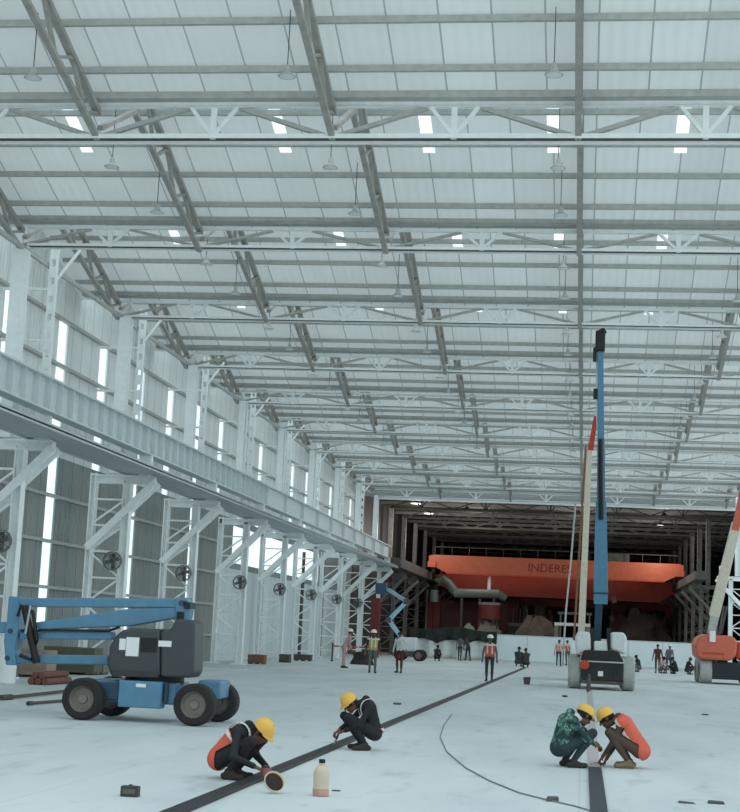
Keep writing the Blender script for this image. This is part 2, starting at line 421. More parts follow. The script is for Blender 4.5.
# ------------------------------------------------------------------ pendant lamps
def lamp(top):
    t = thing('pendant_lamp', '', 'lamp', (0, 0, 0), 0, 'high bay pendant lamps')
    MB().tube((0, 0, .2), (0, 0, top), .010, n=6).build('cable', DKSTEEL, t)
    MB().lathe([(.03, .22), (.06, .17), (.06, .09), (.12, .03), (.18, -.01), (.17, -.02), (.05, .0)], n=16).build('lamp_shade', GREY, t, smooth=True)
    MB().lathe([(.001, -.03), (.09, -.025), (.14, -.02), (.15, -.01)], n=16).build('lens', STICK, t)
    return t
LAMPS = {}
for b in range(0, 7):
    for q, s in enumerate((6.5, 2.7)):
        if b == 0 and q == 0: continue
        for i, x in enumerate(XL[1:5]):
            if i == 3 and b < 2: continue
            z = (12.15 if b == 0 else 12.03) - .06*b
            lab = 'pendant lamp %s the %s truss, by the rafter %s' % ('past' if q == 0 else 'before', ORD[b if q == 0 else b+1], ['nearest the left wall', 'second from the left wall', 'above mid hall', 'right of mid hall'][i])
            kk = (q, b)
            if kk not in LAMPS: LAMPS[kk] = lamp(zroof(s, b)-z); LAMPS[kk].location = (x-.45, D(b+1)-s, z); LAMPS[kk]['label'] = lab
            else: dup(LAMPS[kk], (x-.45, D(b+1)-s, z), lab)

# ------------------------------------------------------------------ crane columns on the left
def column(m, mb_):
    t = thing('lattice_column', '', 'column', (0, 0, 0), 0, 'lattice crane columns')
    MB().span((-.13, -.16, 0), (-.10, .16, 6.2)).span((.10, -.16, 0), (.13, .16, 6.2)).span((-.13, -.02, 0), (.13, .02, 6.2)).build('inner_leg', m, t)
    MB().span((-1.25, -.16, 0), (-1.21, .16, 6.4)).span((-1.09, -.16, 0), (-1.05, .16, 6.4)).span((-1.25, -.02, 0), (-1.05, .02, 6.4)).build('outer_leg', m, t)
    MB().span((-.63, -.2, 6.4), (-.60, .2, 11.62)).span((-.30, -.2, 6.4), (-.27, .2, 11.62)).span((-.63, -.03, 6.4), (-.27, .03, 11.62)).span((-.63, -.2, 6.4), (-.27, -.18, 11.62)).build('upper_column', m, t)
    MB().span((-.3, -.3, 0), (.3, .3, .05)).build('base_plate', m, t)
    MB().span((-1.45, -.3, 0), (-.85, .3, .05)).build('base_plate', m, t)
    z = .45; i = 0
    while z < 6.0:
        MB().beam((-1.1, -.12, z), (-.1, -.12, z), .06, .06).build('rung', m, t)
        if z+.85 < 6.1:
            a, b_ = ((-1.1, z), (-.1, z+.85)) if i % 2 == 0 or z > 3 else ((-.1, z), (-1.1, z+.85))
            MB().beam((a[0], -.12, a[1]+.05), (b_[0], -.12, b_[1]-.05), .07, .055).build('diagonal', m, t)
        z += .85; i += 1
    MB().span((-1.25, -.14, 6.08), (.9, .14, 6.12)).span((-1.25, -.14, 6.32), (.9, .14, 6.36)).span((-1.25, -.02, 6.1), (.9, .02, 6.34)).span((.88, -.14, 6.08), (.9, .14, 6.36)).build('bracket_beam', m, t)
    MB().beam((.95, -.22, 6.15), (-1.2, -.22, 3.95), .10, .22).build('bracket_strut', m, t)
    MB().beam((.95, .22, 6.15), (-1.2, .22, 3.95), .10, .22).build('bracket_strut', m, t)
    MB().span((.35, -.1, 6.36), (.75, .1, 7.03)).build('girder_seat', m, t)
    return t
CO = column(WHITE, WHITE); CO.location = (-14.85, D(1), 0)
CO['label'] = 'white lattice crane column by the left wall, first and nearest to the camera'
for k in range(2, 11):
    dup(CO, (-15.12 if k == 2 else -14.85, D(k), 0), 'white lattice crane column by the left wall, %s one counted from the camera' % ORD[k])
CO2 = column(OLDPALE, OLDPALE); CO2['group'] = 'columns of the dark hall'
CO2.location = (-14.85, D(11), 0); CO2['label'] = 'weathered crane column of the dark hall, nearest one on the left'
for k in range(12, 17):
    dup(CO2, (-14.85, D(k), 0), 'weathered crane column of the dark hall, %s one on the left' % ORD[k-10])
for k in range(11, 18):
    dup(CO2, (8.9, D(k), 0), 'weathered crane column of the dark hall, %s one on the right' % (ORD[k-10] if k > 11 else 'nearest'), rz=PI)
dup(CO, (9.55, D(9)+1.5, 0), 'pale lattice column on the right behind the orange lift', rz=PI, group='columns on the right')

# wind posts between the columns
WP = thing('wind_post', '', 'post', (0, 0, 0), 0, 'slotted wind posts')
m_ = MB().span((-.12, -.05, 6.5), (-.06, .05, 12.3)).span((.06, -.05, 6.5), (.12, .05, 12.3))
for i in range(11): m_.span((-.07, -.04, 6.5+i*.53), (.07, .04, 6.83+i*.53))
m_.build('slotted_shaft', WHITE, WP)
MB().beam((.1, 0, 11.2), (.75, 0, 12.1), .07, .07).build('knee_brace', WHITE, WP)
MB().span((-1.6, -.04, 10.9), (-.12, .04, 10.97)).build('tie', WHITE, WP)
MB().span((-1.6, -.04, 9.4), (-.12, .04, 9.47)).build('tie', WHITE, WP)
WP.location = (-15.28, D(1)+1.8, 0); WP['label'] = 'white slotted wind post on the left, just beyond the first crane column'
for k in range(2, 10):
    dup(WP, (-15.28, D(k)+1.8, 0), 'white slotted wind post on the left, just beyond the %s crane column' % ORD[k])
# eave struts column to column
ES = tag(MB().beam((0, 0, 0), (0, BAY, 0), .1, .12).build('eave_strut', GREY), '', 'strut', 'eave struts along the left wall')
ES.location = (-15.5, D(1), 11.66); ES['label'] = 'grey eave strut high on the left, from the first to the second column'
for k in range(2, 10):
    dup(ES, (-15.5, D(k), 11.66), 'grey eave strut high on the left, from the %s to the %s column' % (ORD[k], ORD[k+1]))

# crane runway: walkway plate and stiffened plate girder
t = thing('crane_girder', 'pale stiffened plate girder running the length of the left side', 'girder', (-14.3, 0, 0))
MB().span((-.03, 16, 7.08), (.03, 111.5, 7.92)).build('web', PALE, t)
MB().span((-.2, 16, 7.90), (.22, 111.5, 7.95)).build('top_flange', PALE, t)
MB().span((-.2, 16, 7.03), (.22, 111.5, 7.08)).build('bottom_flange', PALE, t)
y = 16.4; proto = None
while y < 111:
    if proto is None: proto = MB().span((.03, -.012, 7.08), (.2, .012, 7.9)).build('stiffener', PALE, t); proto.location = (0, y, 0)
    else:
        c = proto.copy(); COL.objects.link(c); c.parent = t; c.location = (0, y, 0)
    y += .92 if y < 67 else 4.5
tag(MB().span((-13.55, 16, 6.36), (-13.5, 111.5, 6.52)).span((-15.0, 16, 6.42), (-13.5, 111.5, 6.46)).span((-15.0, 16, 6.38), (-14.95, 111.5, 6.52)).build('walkway', mat('mid_grey_steel', (178, 185, 186), .6)), 'long grey crane walkway plate on the brackets along the left side', 'walkway')
tag(MB().span((-14.33, 16, 7.95), (-14.27, 111.5, 8.03)).build('crane_rail', DKSTEEL), 'dark crane rail on top of the left plate girder', 'rail')
tag(MB().span((-14.9, 113, 6.5), (-13.5, 204, 7.2)).build('crane_girder', DKSTEEL), 'dark crane girder along the left columns of the dark hall', 'girder')
tag(MB().span((7.9, 113, 6.5), (8.8, 204, 7.1)).build('crane_girder', DKSTEEL), 'dark crane girder along the right columns of the dark hall', 'girder')

# wall fans on the inner legs
FANG = mat('fan_grey', (112, 116, 116), .6)
def fan():
    t = thing('wall_fan', '', 'fan', (0, 0, 0), 0, 'round fans on the columns')
    R = Matrix.Rotation(PI/2, 3, 'X')
    m = MB()
    for q in range(2):
        m.path([(.29*math.cos(a*PI/12), -.05+.1*q, .29*math.sin(a*PI/12)) for a in range(25)], .022, 6)
    for a in range(12): m.tube((0, -.06, 0), (.29*math.cos(a*PI/6), -.06, .29*math.sin(a*PI/6)), .009, n=5)
    m.build('guard', FANG, t)
    MB().tube((0, -.08, 0), (0, .16, 0), .07, n=12).build('motor', DKSTEEL, t)
    for a in range(4):
        c, s_ = math.cos(a*PI/2+.4), math.sin(a*PI/2+.4)
        MB().add([(c*.06-s_*.05, -.02, s_*.06+c*.05), (c*.06+s_*.05, .02, s_*.06-c*.05), (c*.24+s_*.07, .03, s_*.24-c*.07), (c*.24-s_*.05, -.03, s_*.24+c*.05)], [(0, 1, 2, 3)]).build('blade', FANG, t)
    MB().box((0, .1, 0), (.08, .16, .5)).build('bracket', DKSTEEL, t)
    return t
FA = fan(); FA.location = (-15.4, D(2)-.3, 3.6); FA['label'] = 'dark round wall fan on the second column from the camera'
for k in range(3, 10):
    dup(FA, (-15.12 if k < 5 else -14.95, D(k)-.3, 3.55), 'dark round wall fan on the %s column from the camera' % ORD[k])

# ------------------------------------------------------------------ the dark hall: trusses, lights, cranes
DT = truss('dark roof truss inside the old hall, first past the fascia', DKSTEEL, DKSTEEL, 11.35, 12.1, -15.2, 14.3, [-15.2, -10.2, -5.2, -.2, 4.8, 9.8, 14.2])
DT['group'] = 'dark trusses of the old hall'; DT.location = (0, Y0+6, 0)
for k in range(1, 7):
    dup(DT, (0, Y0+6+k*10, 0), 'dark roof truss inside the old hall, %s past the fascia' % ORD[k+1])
DPU = None
for i in range(12):
    lab = 'dark purlin under the roof of the old hall, %s past the fascia beam' % ORD[i+1]
    loc = (0, Y0+2.6+i*5.0, 12.27)
    if DPU is None:
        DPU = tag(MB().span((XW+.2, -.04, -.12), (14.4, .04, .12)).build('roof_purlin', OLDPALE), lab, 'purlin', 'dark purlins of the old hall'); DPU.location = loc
    else: dup(DPU, loc, lab)
GLOW = mat_emit('lit_lamp', (235, 240, 240), 6)
def bay_light(u, v, Y, label):
    p = at(u, v, Y)
    t = thing('high_bay_light', label, 'lamp', p, 0, 'lit lamps in the dark hall')
    MB().tube((0, 0, .1), (0, 0, 12.4-p.z), .03, n=6).build('stem', DKSTEEL, t)
    MB().lathe([(.1, .3), (.25, .1), (.42, 0)], n=14).build('lamp_shade', DKSTEEL, t)
    MB().lathe([(.001, -.02), (.4, -.01), (.4, .01)], n=14).build('lens', GLOW, t)
    l = bpy.data.lights.new('high_bay_lamp', 'POINT'); l.energy = 360; l.shadow_soft_size = .3; l.color = (1, .95, .9)
    lo = bpy.data.objects.new('high_bay_lamp', l); COL.objects.link(lo); lo.location = (p.x, p.y, p.z-2.2)
bay_light(416, 503.5, 119, 'lit lamp under the dark roof, leftmost and nearest')
bay_light(429, 513.5, 131, 'lit lamp under the dark roof, second from the left')
bay_light(467, 510, 124, 'lit lamp under the dark roof, third from the left')
bay_light(477, 520, 136, 'lit lamp under the dark roof, fourth from the left, lowest')
bay_light(578, 514, 123, 'lit lamp beside the cream boom, upper of two')
bay_light(579, 523, 135, 'lit lamp beside the cream boom, lower of two')
bay_light(664, 516.5, 121, 'lit lamp right of the blue boom, upper of two')
bay_light(660, 525.5, 132, 'lit lamp right of the blue boom, lower of two')

def text_mesh(s, size):
    cu = bpy.data.curves.new('t', 'FONT'); cu.body = s; cu.size = size; cu.extrude = .01; cu.align_x = 'CENTER'; cu.align_y = 'CENTER'
    o = bpy.data.objects.new('t', cu); COL.objects.link(o)
    bpy.context.view_layer.update()
    me = bpy.data.meshes.new_from_object(o.evaluated_get(bpy.context.evaluated_depsgraph_get()))
    bpy.data.objects.remove(o); return me

def crane(Y, zt, zb, label, m, wid=.9, left=-13.6, right=8.4, txt=None):
    t = thing('overhead_crane', label, 'crane', (0, Y, 0), 0, None)
    l2, r2 = left+1.6, right-1.6
    pr = [(left, zt-.75), (left, zt-.1), (left+.4, zt), (right-.4, zt), (right, zt-.1), (right, zt-.75), (r2, zb), (l2, zb)]
    MB().prism(pr, -wid/2, wid/2).build('front_girder', m, t)
    MB().prism(pr, 2.2-wid/2, 2.2+wid/2).build('rear_girder', m, t)
    for x in (left+.3, right-.3):
        MB().span((x-.35, -.9, zt-1.1), (x+.35, 3.1, zt-.6)).build('end_carriage', m, t)
    MB().span((l2, -wid/2-.1, zb-.06), (r2, -wid/2-.02, zb+.05)).build('bottom_flange', DORANGE, t)
    ml = MB()
    for i in range(int((right-left)/1.5)): ml.span((left+.5+i*1.5, -wid/2+.05, zt), (left+.54+i*1.5, -wid/2+.1, zt+.7))
    ml.span((left+.5, -wid/2+.05, zt+.68), (right-.5, -wid/2+.1, zt+.73)); ml.build('handrail', DKSTEEL, t)
    MB().span((1.5, -.3, zt), (3.8, 2.6, zt+.7)).build('trolley', DKSTEEL, t)
    MB().tube((2.6, 1.1, zb-1.6), (2.6, 1.1, zt), .05, n=6).box((2.6, 1.1, zb-1.7), (.4, .3, .5)).build('hoist_block', DKSTEEL, t)
    if txt:
        o = bpy.data.objects.new('lettering', text_mesh(txt[0], txt[1])); COL.objects.link(o); o.parent = t
        o.data.materials.append(mat('dark_red_lettering', (112, 36, 24), .6)); o.location = (txt[2], -wid/2-.015, txt[3]); o.rotation_euler = (PI/2, 0, 0)
    return t
def zat(v, Y, u=540): return at(u, v, Y).z
crane(135, zat(559, 135), zat(577, 135), 'orange overhead crane with dark lettering, front and uppermost across the dark hall', ORANGE, txt=('INDERES', 1.0, at(550, 570, 135).x, zat(569, 135, 550)))
crane(143, zat(578, 143), zat(597, 143), 'red-orange overhead crane just below and behind the lettered one', DORANGE)
crane(152, zat(599, 152), zat(605, 152), 'thin dull red crane bridge, lowest of the cranes', mat('dull_red_paint', (150, 62, 58), .6), .6, -9.0)

# hoarding and netting at the mouth of the dark hall
YB = 115.0
hl, hr = at(494, 640, YB).x, at(697, 645, YB).x
t = thing('hoarding', 'long low white sheet hoarding across the mouth of the dark hall', 'barrier', (0, YB, 0))
nseg = 6; xs = [hl+(hr-hl)*i/nseg for i in range(nseg+1)]
for i in range(nseg):
    MB().span((xs[i]+.03, -.03, .08), (xs[i+1]-.03, .03, 1.86)).build('panel', SHEETW, t)
MB().span((hl, -.05, 1.84), (hr, .05, 1.93)).span((hl, -.05, .0), (hr, .05, .08)).build('rail', PALE, t)
for x in xs: MB().span((x-.04, -.06, 0), (x+.04, .06, 1.92)).build('post', PALE, t)
def drape(name, label, cat, u0, u1, Y, zt, zb, m, seed, wav=.25):
    rnd = random.Random(seed); x0, x1 = at(u0, 640, Y).x, at(u1, 640, Y).x; n = 44; mb = MB(); P = []
    for j in range(7):
        for i in range(n+1):
            f = i/n; q = j/6
            top = zt + .12*math.sin(f*9+seed)
            bot = zb + wav*abs(math.sin(f*PI*3.2+seed))
            P.append((x0+(x1-x0)*f, .16*math.sin(f*40+seed)*(.3+q)+.08*math.sin(f*17), top+(bot-top)*q))
    fs = [(j*(n+1)+i, j*(n+1)+i+1, (j+1)*(n+1)+i+1, (j+1)*(n+1)+i) for j in range(6) for i in range(n)]
    mb.add(P, fs); o = mb.build(name, m, None, smooth=True); o.location = (0, Y, 0)
    s = o.modifiers.new('thick', 'SOLIDIFY'); s.thickness = .03
    return tag(o, label, cat)
drape('tarp', 'pale tarp fence hanging low on the left of the white hoarding', 'tarp', 408, 496, 113.6, 1.45, .02, TARP, 1, .05)
drape('netting', 'dark green netting draped over the pale tarp fence', 'netting', 408, 497, 113.3, 2.2, 1.05, NET, 3, .35)

# plant in the dark hall, left
def simple(name, label, cat, mb, m, group=None, bevel=0): return tag(mb.build(name, m, None, bevel), label, cat, group)
Yp = 140.0
A = lambda u, v, Y=Yp: at(u, v, Y)
p0, p1 = A(429, 592), A(436, 634)
t = thing('frame_tower', 'maroon steel frame with tall post behind the green netting', 'frame', (p0.x, Yp, 0))
wq = A(508, 600).x-p0.x
MB().span((0, -.3, 0), (.45, .3, p0.z)).build('post', MAROON, t)
MB().span((.5, -.2, 0), (1.1, .2, p0.z-.2)).build('post', MAROON, t)
MB().span((1.1, .3, 0), (wq, .5, A(470, 601).z)).build('panel', mat('dark_maroon_panel', (72, 34, 36), .7, var=.2, scale=2), t)
MB().span((-.2, -.25, 0), (-.05, .25, p0.z+.2)).build('edge_post', OLDPALE, t)
p = A(480, 618, 138)
t = thing('tank', 'maroon cylindrical tank with pale lid under the green duct', 'tank', (A(489, 618, 134).x, 134, 0))
r = (A(500, 610, 134).x-A(478, 610, 134).x)/2
MB().tube((0, 0, A(489, 619, 134).z), (0, 0, A(489, 605, 134).z), r, n=24).build('shell', MAROON, t, smooth=True)
MB().tube((0, 0, A(489, 605, 134).z), (0, 0, A(489, 602.5, 134).z), r*1.03, n=24).build('lid', OLDPALE, t)
for sx in (-.7, .7): MB().span((sx-.08, -.1, 0), (sx+.08, .1, A(489, 619, 134).z)).build('leg', DKSTEEL, t)
t = thing('duct', 'grey-green duct with an elbow above the maroon frame', 'duct', (0, 137, 0))
q = lambda u, v: V3((A(u, v, 137).x, 0, A(u, v, 137).z))
MB().path([q(434, 602), q(434, 590), q(437, 582), q(443, 579), q(448, 583), q(455, 592)], .40, 14).build('elbow', GREEN, t, smooth=True)
MB().tube(q(454, 593), q(499, 594), .40, n=16).build('main_run', mat('pale_duct', (112, 122, 116), .5, var=.2), t, smooth=True)
MB().tube(q(498, 594), q(506, 599), .38, .3, n=14).build('outlet', GREEN, t, smooth=True)
for u in (462, 480, 494): MB().span((q(u, 600).x-.1, -.2, 0), (q(u, 600).x+.1, .2, q(u, 598).z)).build('support', DKSTEEL, t)
simple('vent_pipe', 'slender white vent pipe standing on the duct before the orange crane', 'pipe', MB().tube((A(489, 591, 137).x, 137, A(489, 590, 137).z), (A(489.5, 564, 137).x, 137, A(489, 564, 137).z), .16, n=10), WHITE)
# heaps and machinery behind the hoarding
def blob(name, label, u, v0, v1, w, Y, m, cat, seed, group=None):
    rnd = random.Random(seed); c = A(u, v1, Y); top = A(u, v0, Y).z; W = w*Y/F_PX/2
    n, k = 16, 7; P = []; fs = []
    for j in range(k):
        f = j/(k-1)
        for i in range(n):
            a = 2*PI*i/n; rr = W*math.cos(f*PI/2)**.8*(1+.3*rnd.uniform(-1, 1)) if j < k-1 else .01
            P.append((rr*math.cos(a), rr*.6*math.sin(a), top*(math.sin(f*PI/2)**.9)*(1+.16*rnd.uniform(-1, 1) if 0 < j else 0)))
    fs = [(j*n+i, j*n+(i+1) % n, (j+1)*n+(i+1) % n, (j+1)*n+i) for j in range(k-1) for i in range(n)]
    o = MB().add(P, fs).build(name, m, None, smooth=True); o.location = (c.x, Y, 0)
    return tag(o, label, cat, group)
blob('covered_heap', 'pale green covered heap behind the netting', 468, 627, 640, 18, 121, mat('pale_green_cover', (150, 164, 146), .8, var=.2, scale=3, bump=.3), 'heap', 5)
blob('scrap_heap', 'grey scrap heap behind the hoarding, just right of the covered heap', 487, 624, 640, 34, 134, CONC, 'heap', 6, 'scrap heaps')
blob('scrap_heap', 'brown scrap heap behind the hoarding, left of the hanging rope', 535, 620, 640, 44, 133, mat('brown_scrap', (104, 92, 86), .9, var=.3, scale=2, bump=.5), 'heap', 8, 'scrap heaps')
blob('scrap_heap', 'dark scrap heap behind the hoarding, right of the blue boom', 640, 614, 645, 64, 140, mat('dark_scrap', (62, 52, 50), .9, var=.3, scale=2, bump=.5), 'heap', 9, 'scrap heaps')
def mach(u0, u1, v0, v1, Y, label, m, m2, seed):
    rnd = random.Random(seed); a, b = A(u0, v0, Y), A(u1, v0, Y); W = b.x-a.x; H_ = a.z
    t = thing('machine', label, 'machine', (a.x, Y, 0), 0, 'plant in the dark hall')
    MB().span((0, 0, 0), (W, 2.2, H_*.55)).build('base', m, t, bevel=.05)
    MB().span((W*.1, .3, H_*.55), (W*.55, 1.8, H_)).build('housing', m2, t, bevel=.05)
    MB().tube((W*.75, .9, H_*.55), (W*.75, .9, H_*.9), W*.12, n=14).build('drum', m, t)
    MB().span((0, -.2, H_*.5), (W, -.1, H_*.56)).build('platform_edge', OLDPALE, t)
    for i in range(4): MB().tube((W*(.1+.25*i), -.15, H_*.55), (W*(.1+.25*i), -.15, H_*.8), .04, n=6).build('rail_post', OLDPALE, t)
mach(504, 532, 596, 640, 146, 'dark machine with pale platform edge right of the maroon tank', DKSTEEL, mat('dull_maroon', (84, 46, 44), .7, var=.2), 1)
mach(532, 556, 604, 640, 148, 'maroon machine left of the white rope', mat('dull_maroon', (84, 46, 44), .7), DKSTEEL, 2)
mach(608, 640, 604, 640, 150, 'maroon plant seen just right of the blue boom', mat('dull_maroon', (84, 46, 44), .7), mat('brick_brown', (116, 76, 66), .8), 3)
mach(640, 668, 606, 640, 156, 'dark plant behind the hoarding near the right brackets', DKSTEEL, mat('brick_brown', (116, 76, 66), .8), 4)
t = thing('white_frame', 'white rectangular frame behind the hoarding, left of the centre lift', 'frame', (A(554, 640, 131).x, 131, 0))
wf = A(590, 640, 131).x-A(554, 640, 131).x; hf = A(560, 622.5, 131).z
MB().span((0, -.1, 0), (.35, .1, hf)).build('post', OLDPALE, t); MB().span((wf-.35, -.1, 0), (wf, .1, hf)).build('post', OLDPALE, t)
MB().span((0, -.12, hf-.25), (wf, .12, hf)).build('lintel', STICK, t)
simple('white_beam', 'pale horizontal beam above the white frame', 'beam', MB().span((A(558, 611, 139).x, 139, A(558, 614, 139).z), (A(592, 611, 139).x, 139.4, A(558, 611.5, 139).z)).span((A(560, 611, 139).x, 139.1, 0), (A(561.5, 611, 139).x, 139.3, A(558, 611.5, 139).z)).span((A(589, 611, 139).x, 139.1, 0), (A(590.5, 611, 139).x, 139.3, A(558, 611.5, 139).z)), OLDPALE)

# hanging rope
a, b = at(575.5, 505, 110.8), at(563, 650, 108)
tag(MB().path([(a.x, a.y, 11.45), at(571, 560, 110.0), at(566, 610, 109), (b.x, b.y, .02)], .065, 8).build('rope', mat('white_rope', (176, 180, 176), .8)), 'pale rope hanging from the fascia beam beside the cream boom', 'rope')

# ------------------------------------------------------------------ boom lifts
def wheel(parent, c, r, wdt, m, axis='Y', rim=RIM):
    R = Matrix.Rotation(PI/2, 3, 'X') if axis == 'Y' else Matrix.Rotation(PI/2, 3, 'Y')
    h = wdt/2
    o = MB().lathe([(r*.62, -h), (r*.9, -h), (r, -h*.72), (r, h*.72), (r*.9, h), (r*.62, h), (r*.62, -h)], (0, 0, 0), R, 28).build('wheel', m, parent, smooth=True, loc=c)
    MB().lathe([(.001, -h*.55), (r*.2, -h*.6), (r*.24, -h*.35), (r*.5, -h*.3), (r*.62, -h*.9), (r*.62, h*.9), (r*.5, h*.3), (r*.24, h*.35), (r*.2, h*.6), (.001, h*.55)], (0, 0, 0), R, 24).build('rim', rim, o, smooth=True)
    return o
# blue articulated lift, left
YL = 25.7
root = thing('boom_lift', 'blue articulated boom lift with charcoal covers, folded, on the left', 'boom lift', (-7.2, YL, 0))
def LP(u, v, Y=YL):
    p = at(u, v, Y); return V3((p.x+7.2, Y-YL, p.z))
yn = 24.95
for u, v in ((84, 700), (195.5, 703)):
    c = LP(u, v, yn); wheel(root, (c.x, yn-YL, .345), .345, .30, RUBBER)
    wheel(root, (c.x+.06, 1.42-(YL-yn), .345), .345, .30, RUBBER)
a, b = LP(119, 680, yn+.05), LP(160, 708, yn+.05)
MB().span((LP(98, 690).x, -.45, .3), (LP(182, 690).x, .5, .66)).build('chassis', BLUE, root, bevel=.03)
MB().span((a.x, yn+.05-YL, .24), (b.x, -.4, a.z)).build('side_panel', BLUE, root, bevel=.02)
MB().span((LP(205, 690).x-.1, -.1, .42), (LP(222, 690).x, .62, .72)).build('end_panel', BLUE, root, bevel=.03)
MB().span((LP(101, 680).x, -.6, .34), (a.x-.02, -.3, .62)).build('axle_housing', DBLUE, root, bevel=.02)
MB().span((b.x+.02, -.6, .34), (LP(176, 690).x, -.3, .66)).build('axle_housing', DBLUE, root, bevel=.02)
MB().tube((.0, 0, .62), (.0, 0, .82), .5, n=24).build('slew_ring', BLACK, root)
yc = -.62; Yc = YL+yc
def pl(pts, Y=Yc): return [(LP(u, v, Y).x, LP(u, v, Y).z) for u, v in pts]
MB().prism(pl([(110, 676), (107, 666), (109, 647), (114, 637), (122, 630), (132, 628), (160, 629), (160, 677)]), yc, .55).build('engine_cover', CHAR, root, bevel=.05)
MB().prism(pl([(160.5, 677), (160.5, 632), (171, 629), (174, 621), (178, 619), (191, 620), (195, 624), (194, 672), (190, 678)]), yc, .0).build('counterweight', CHAR, root, bevel=.06)
MB().prism(pl([(112, 670), (158, 671.5), (158, 677.5), (112, 676)], Yc-.01), yc-.02, yc+.05).build('cover_skirt', mat('dark_charcoal', (50, 54, 58), .5), root)
for rr, mm, nm in (((119.5, 638.5, 125, 650), STICK, 'label_plate'), ((126.5, 637, 138, 656.5), STICK, 'label_plate'), ((158.5, 640.5, 171, 647), STICK, 'label_plate'), ((141, 637.5, 156, 652.5), BLACK, 'grille')):
    p, q = LP(rr[0], rr[1], Yc-.02), LP(rr[2], rr[3], Yc-.02)
    MB().span((p.x, yc-.012, q.z), (q.x, yc+.03, p.z)).build(nm, mm, root)
p, q = LP(136, 683.5, yn+.04), LP(145.5, 687.5, yn+.04)
MB().span((p.x, yn+.04-YL, q.z), (q.x, yn+.06-YL, p.z)).build('label_plate', STICK, root)
# booms
def bm(pts, y0, y1, name, m, bev=.02): return MB().prism(pl(pts, YL), y0, y1).build(name, m, root, bevel=bev)
bm([(16, 598), (186, 598.5), (186, 608), (16, 607)], -.13, .13, 'main_boom', BLUE)
bm([(177, 598), (190, 598), (192, 610), (189, 624), (178, 624)], -.16, .16, 'boom_pivot', BLUE)
bm([(186, 601), (193, 603), (193, 609), (187, 609)], -.2, .2, 'pivot_pin', BLACK, .01)
bm([(37, 622.5), (130, 609), (178, 607.5), (178, 618), (132, 626), (40, 630)], -.12, .12, 'upper_riser', BLUE)
bm([(22, 632), (114, 632), (114, 640), (22, 639)], -.12, .12, 'middle_riser', BLUE)
bm([(16, 654), (110, 655.5), (110, 665), (16, 663)], -.12, .12, 'lower_riser', BLUE)
bm([(12, 596.5), (22, 597), (22, 630), (18, 650), (20, 665), (9, 665), (7, 640), (10, 622)], -.17, .17, 'knuckle', BLUE)
bm([(-22, 622), (9, 622), (9, 633), (-22, 633)], -.11, .11, 'jib_arm', BLUE)
for u, v in ((14, 631), (11, 658), (184, 603)):
    p = LP(u, v); MB().tube((p.x, -.19, p.z), (p.x, .19, p.z), .045, n=12).build('pin', DBLUE, root)
MB().tube(LP(29, 606)+V3((0, -.22, 0)), LP(41, 663)+V3((0, -.22, 0)), .065, n=12).build('cylinder', BLACK, root)
MB().tube(LP(36, 606)+V3((0, -.26, 0)), LP(31, 634)+V3((0, -.26, 0)), .03, n=10).build('cylinder_rod', CHROME, root)
MB().path([LP(22, 616)+V3((0, -.2, 0)), LP(26, 606)+V3((0, -.25, 0)), LP(38, 612)+V3((0, -.25, 0)), LP(42, 640)+V3((0, -.25, 0)), LP(36, 660)+V3((0, -.2, 0)), LP(24, 655)+V3((0, -.2, 0))], .035, 8).build('hose', BLACK, root, smooth=True)
MB().path([LP(24, 630.5)+V3((0, -.15, 0)), LP(70, 630.5)+V3((0, -.15, 0)), LP(112, 630.8)+V3((0, -.15, 0)), LP(122, 627)+V3((0, -.15, 0))], .022, 8).build('hose', BLACK, root, smooth=True)
MB().box(LP(183, 616), (.12, .4, .14)).build('light_box', BLACK, root)

# centre telescopic lift with raised blue boom
YC = 55.6
root = thing('boom_lift', 'white and black telescopic lift with tall blue boom raised, mid hall', 'boom lift', (at(600, 690, YC).x, YC, 0))
ox = root.location.x
def CP(u, v, Y=YC):
    p = at(u, v, Y); return V3((p.x-ox, Y-YC, p.z))
for u in (574.5, 628.5):
    for dy in (0.1, 3.0):
        wheel(root, (CP(u, 675).x, dy+.45, .6), .6, .46, GREYRUB, 'X')
MB().span((CP(581, 680).x, -.1, .32), (CP(623, 680).x, 3.6, .98)).build('chassis', mat('dark_green_black', (38, 42, 40), .6), root, bevel=.04)
MB().span((CP(580, 660).x, -.2, .96), (CP(624, 660).x, .3, 1.14)).build('axle_beam', STICK, root, bevel=.03)
MB().span((CP(580, 680).x, -.12, .2), (CP(623, 680).x, .05, .3)).build('step_bar', DKSTEEL, root)
MB().span((CP(598, 672).x, -.14, CP(598, 676).z), (CP(603, 672).x, -.1, CP(598, 671).z)).build('label_plate', STICK, root)
MB().span((CP(612, 672).x, -.13, CP(598, 676).z), (CP(613.5, 672).x, -.1, CP(598, 667).z)).span((CP(616, 672).x, -.13, CP(598, 675).z), (CP(617.5, 672).x, -.1, CP(598, 665).z)).build('hose', BLACK, root)
p = CP(584.5, 664.5)
MB().tube((p.x, -.35, p.z), (p.x, -.1, p.z), .17, n=16).build('hose_reel', DORANGE, root)
MB().prism([(CP(580, 660).x, CP(580, 660).z), (CP(584, 650).x, CP(584, 650).z), (CP(618, 650).x, CP(618, 651).z), (CP(624, 662).x, CP(624, 662).z)], -.3, 2.2).build('turntable', BLACK, root, bevel=.04)
MB().prism([(CP(576, 655).x, CP(576, 655).z), (CP(575, 637).x, CP(575, 637).z), (CP(578, 631).x, CP(578, 631).z), (CP(590, 632).x, CP(590, 632).z), (CP(591, 650).x, CP(591, 650).z)], -.1, 2.4).build('side_cover', PALE, root, bevel=.08)
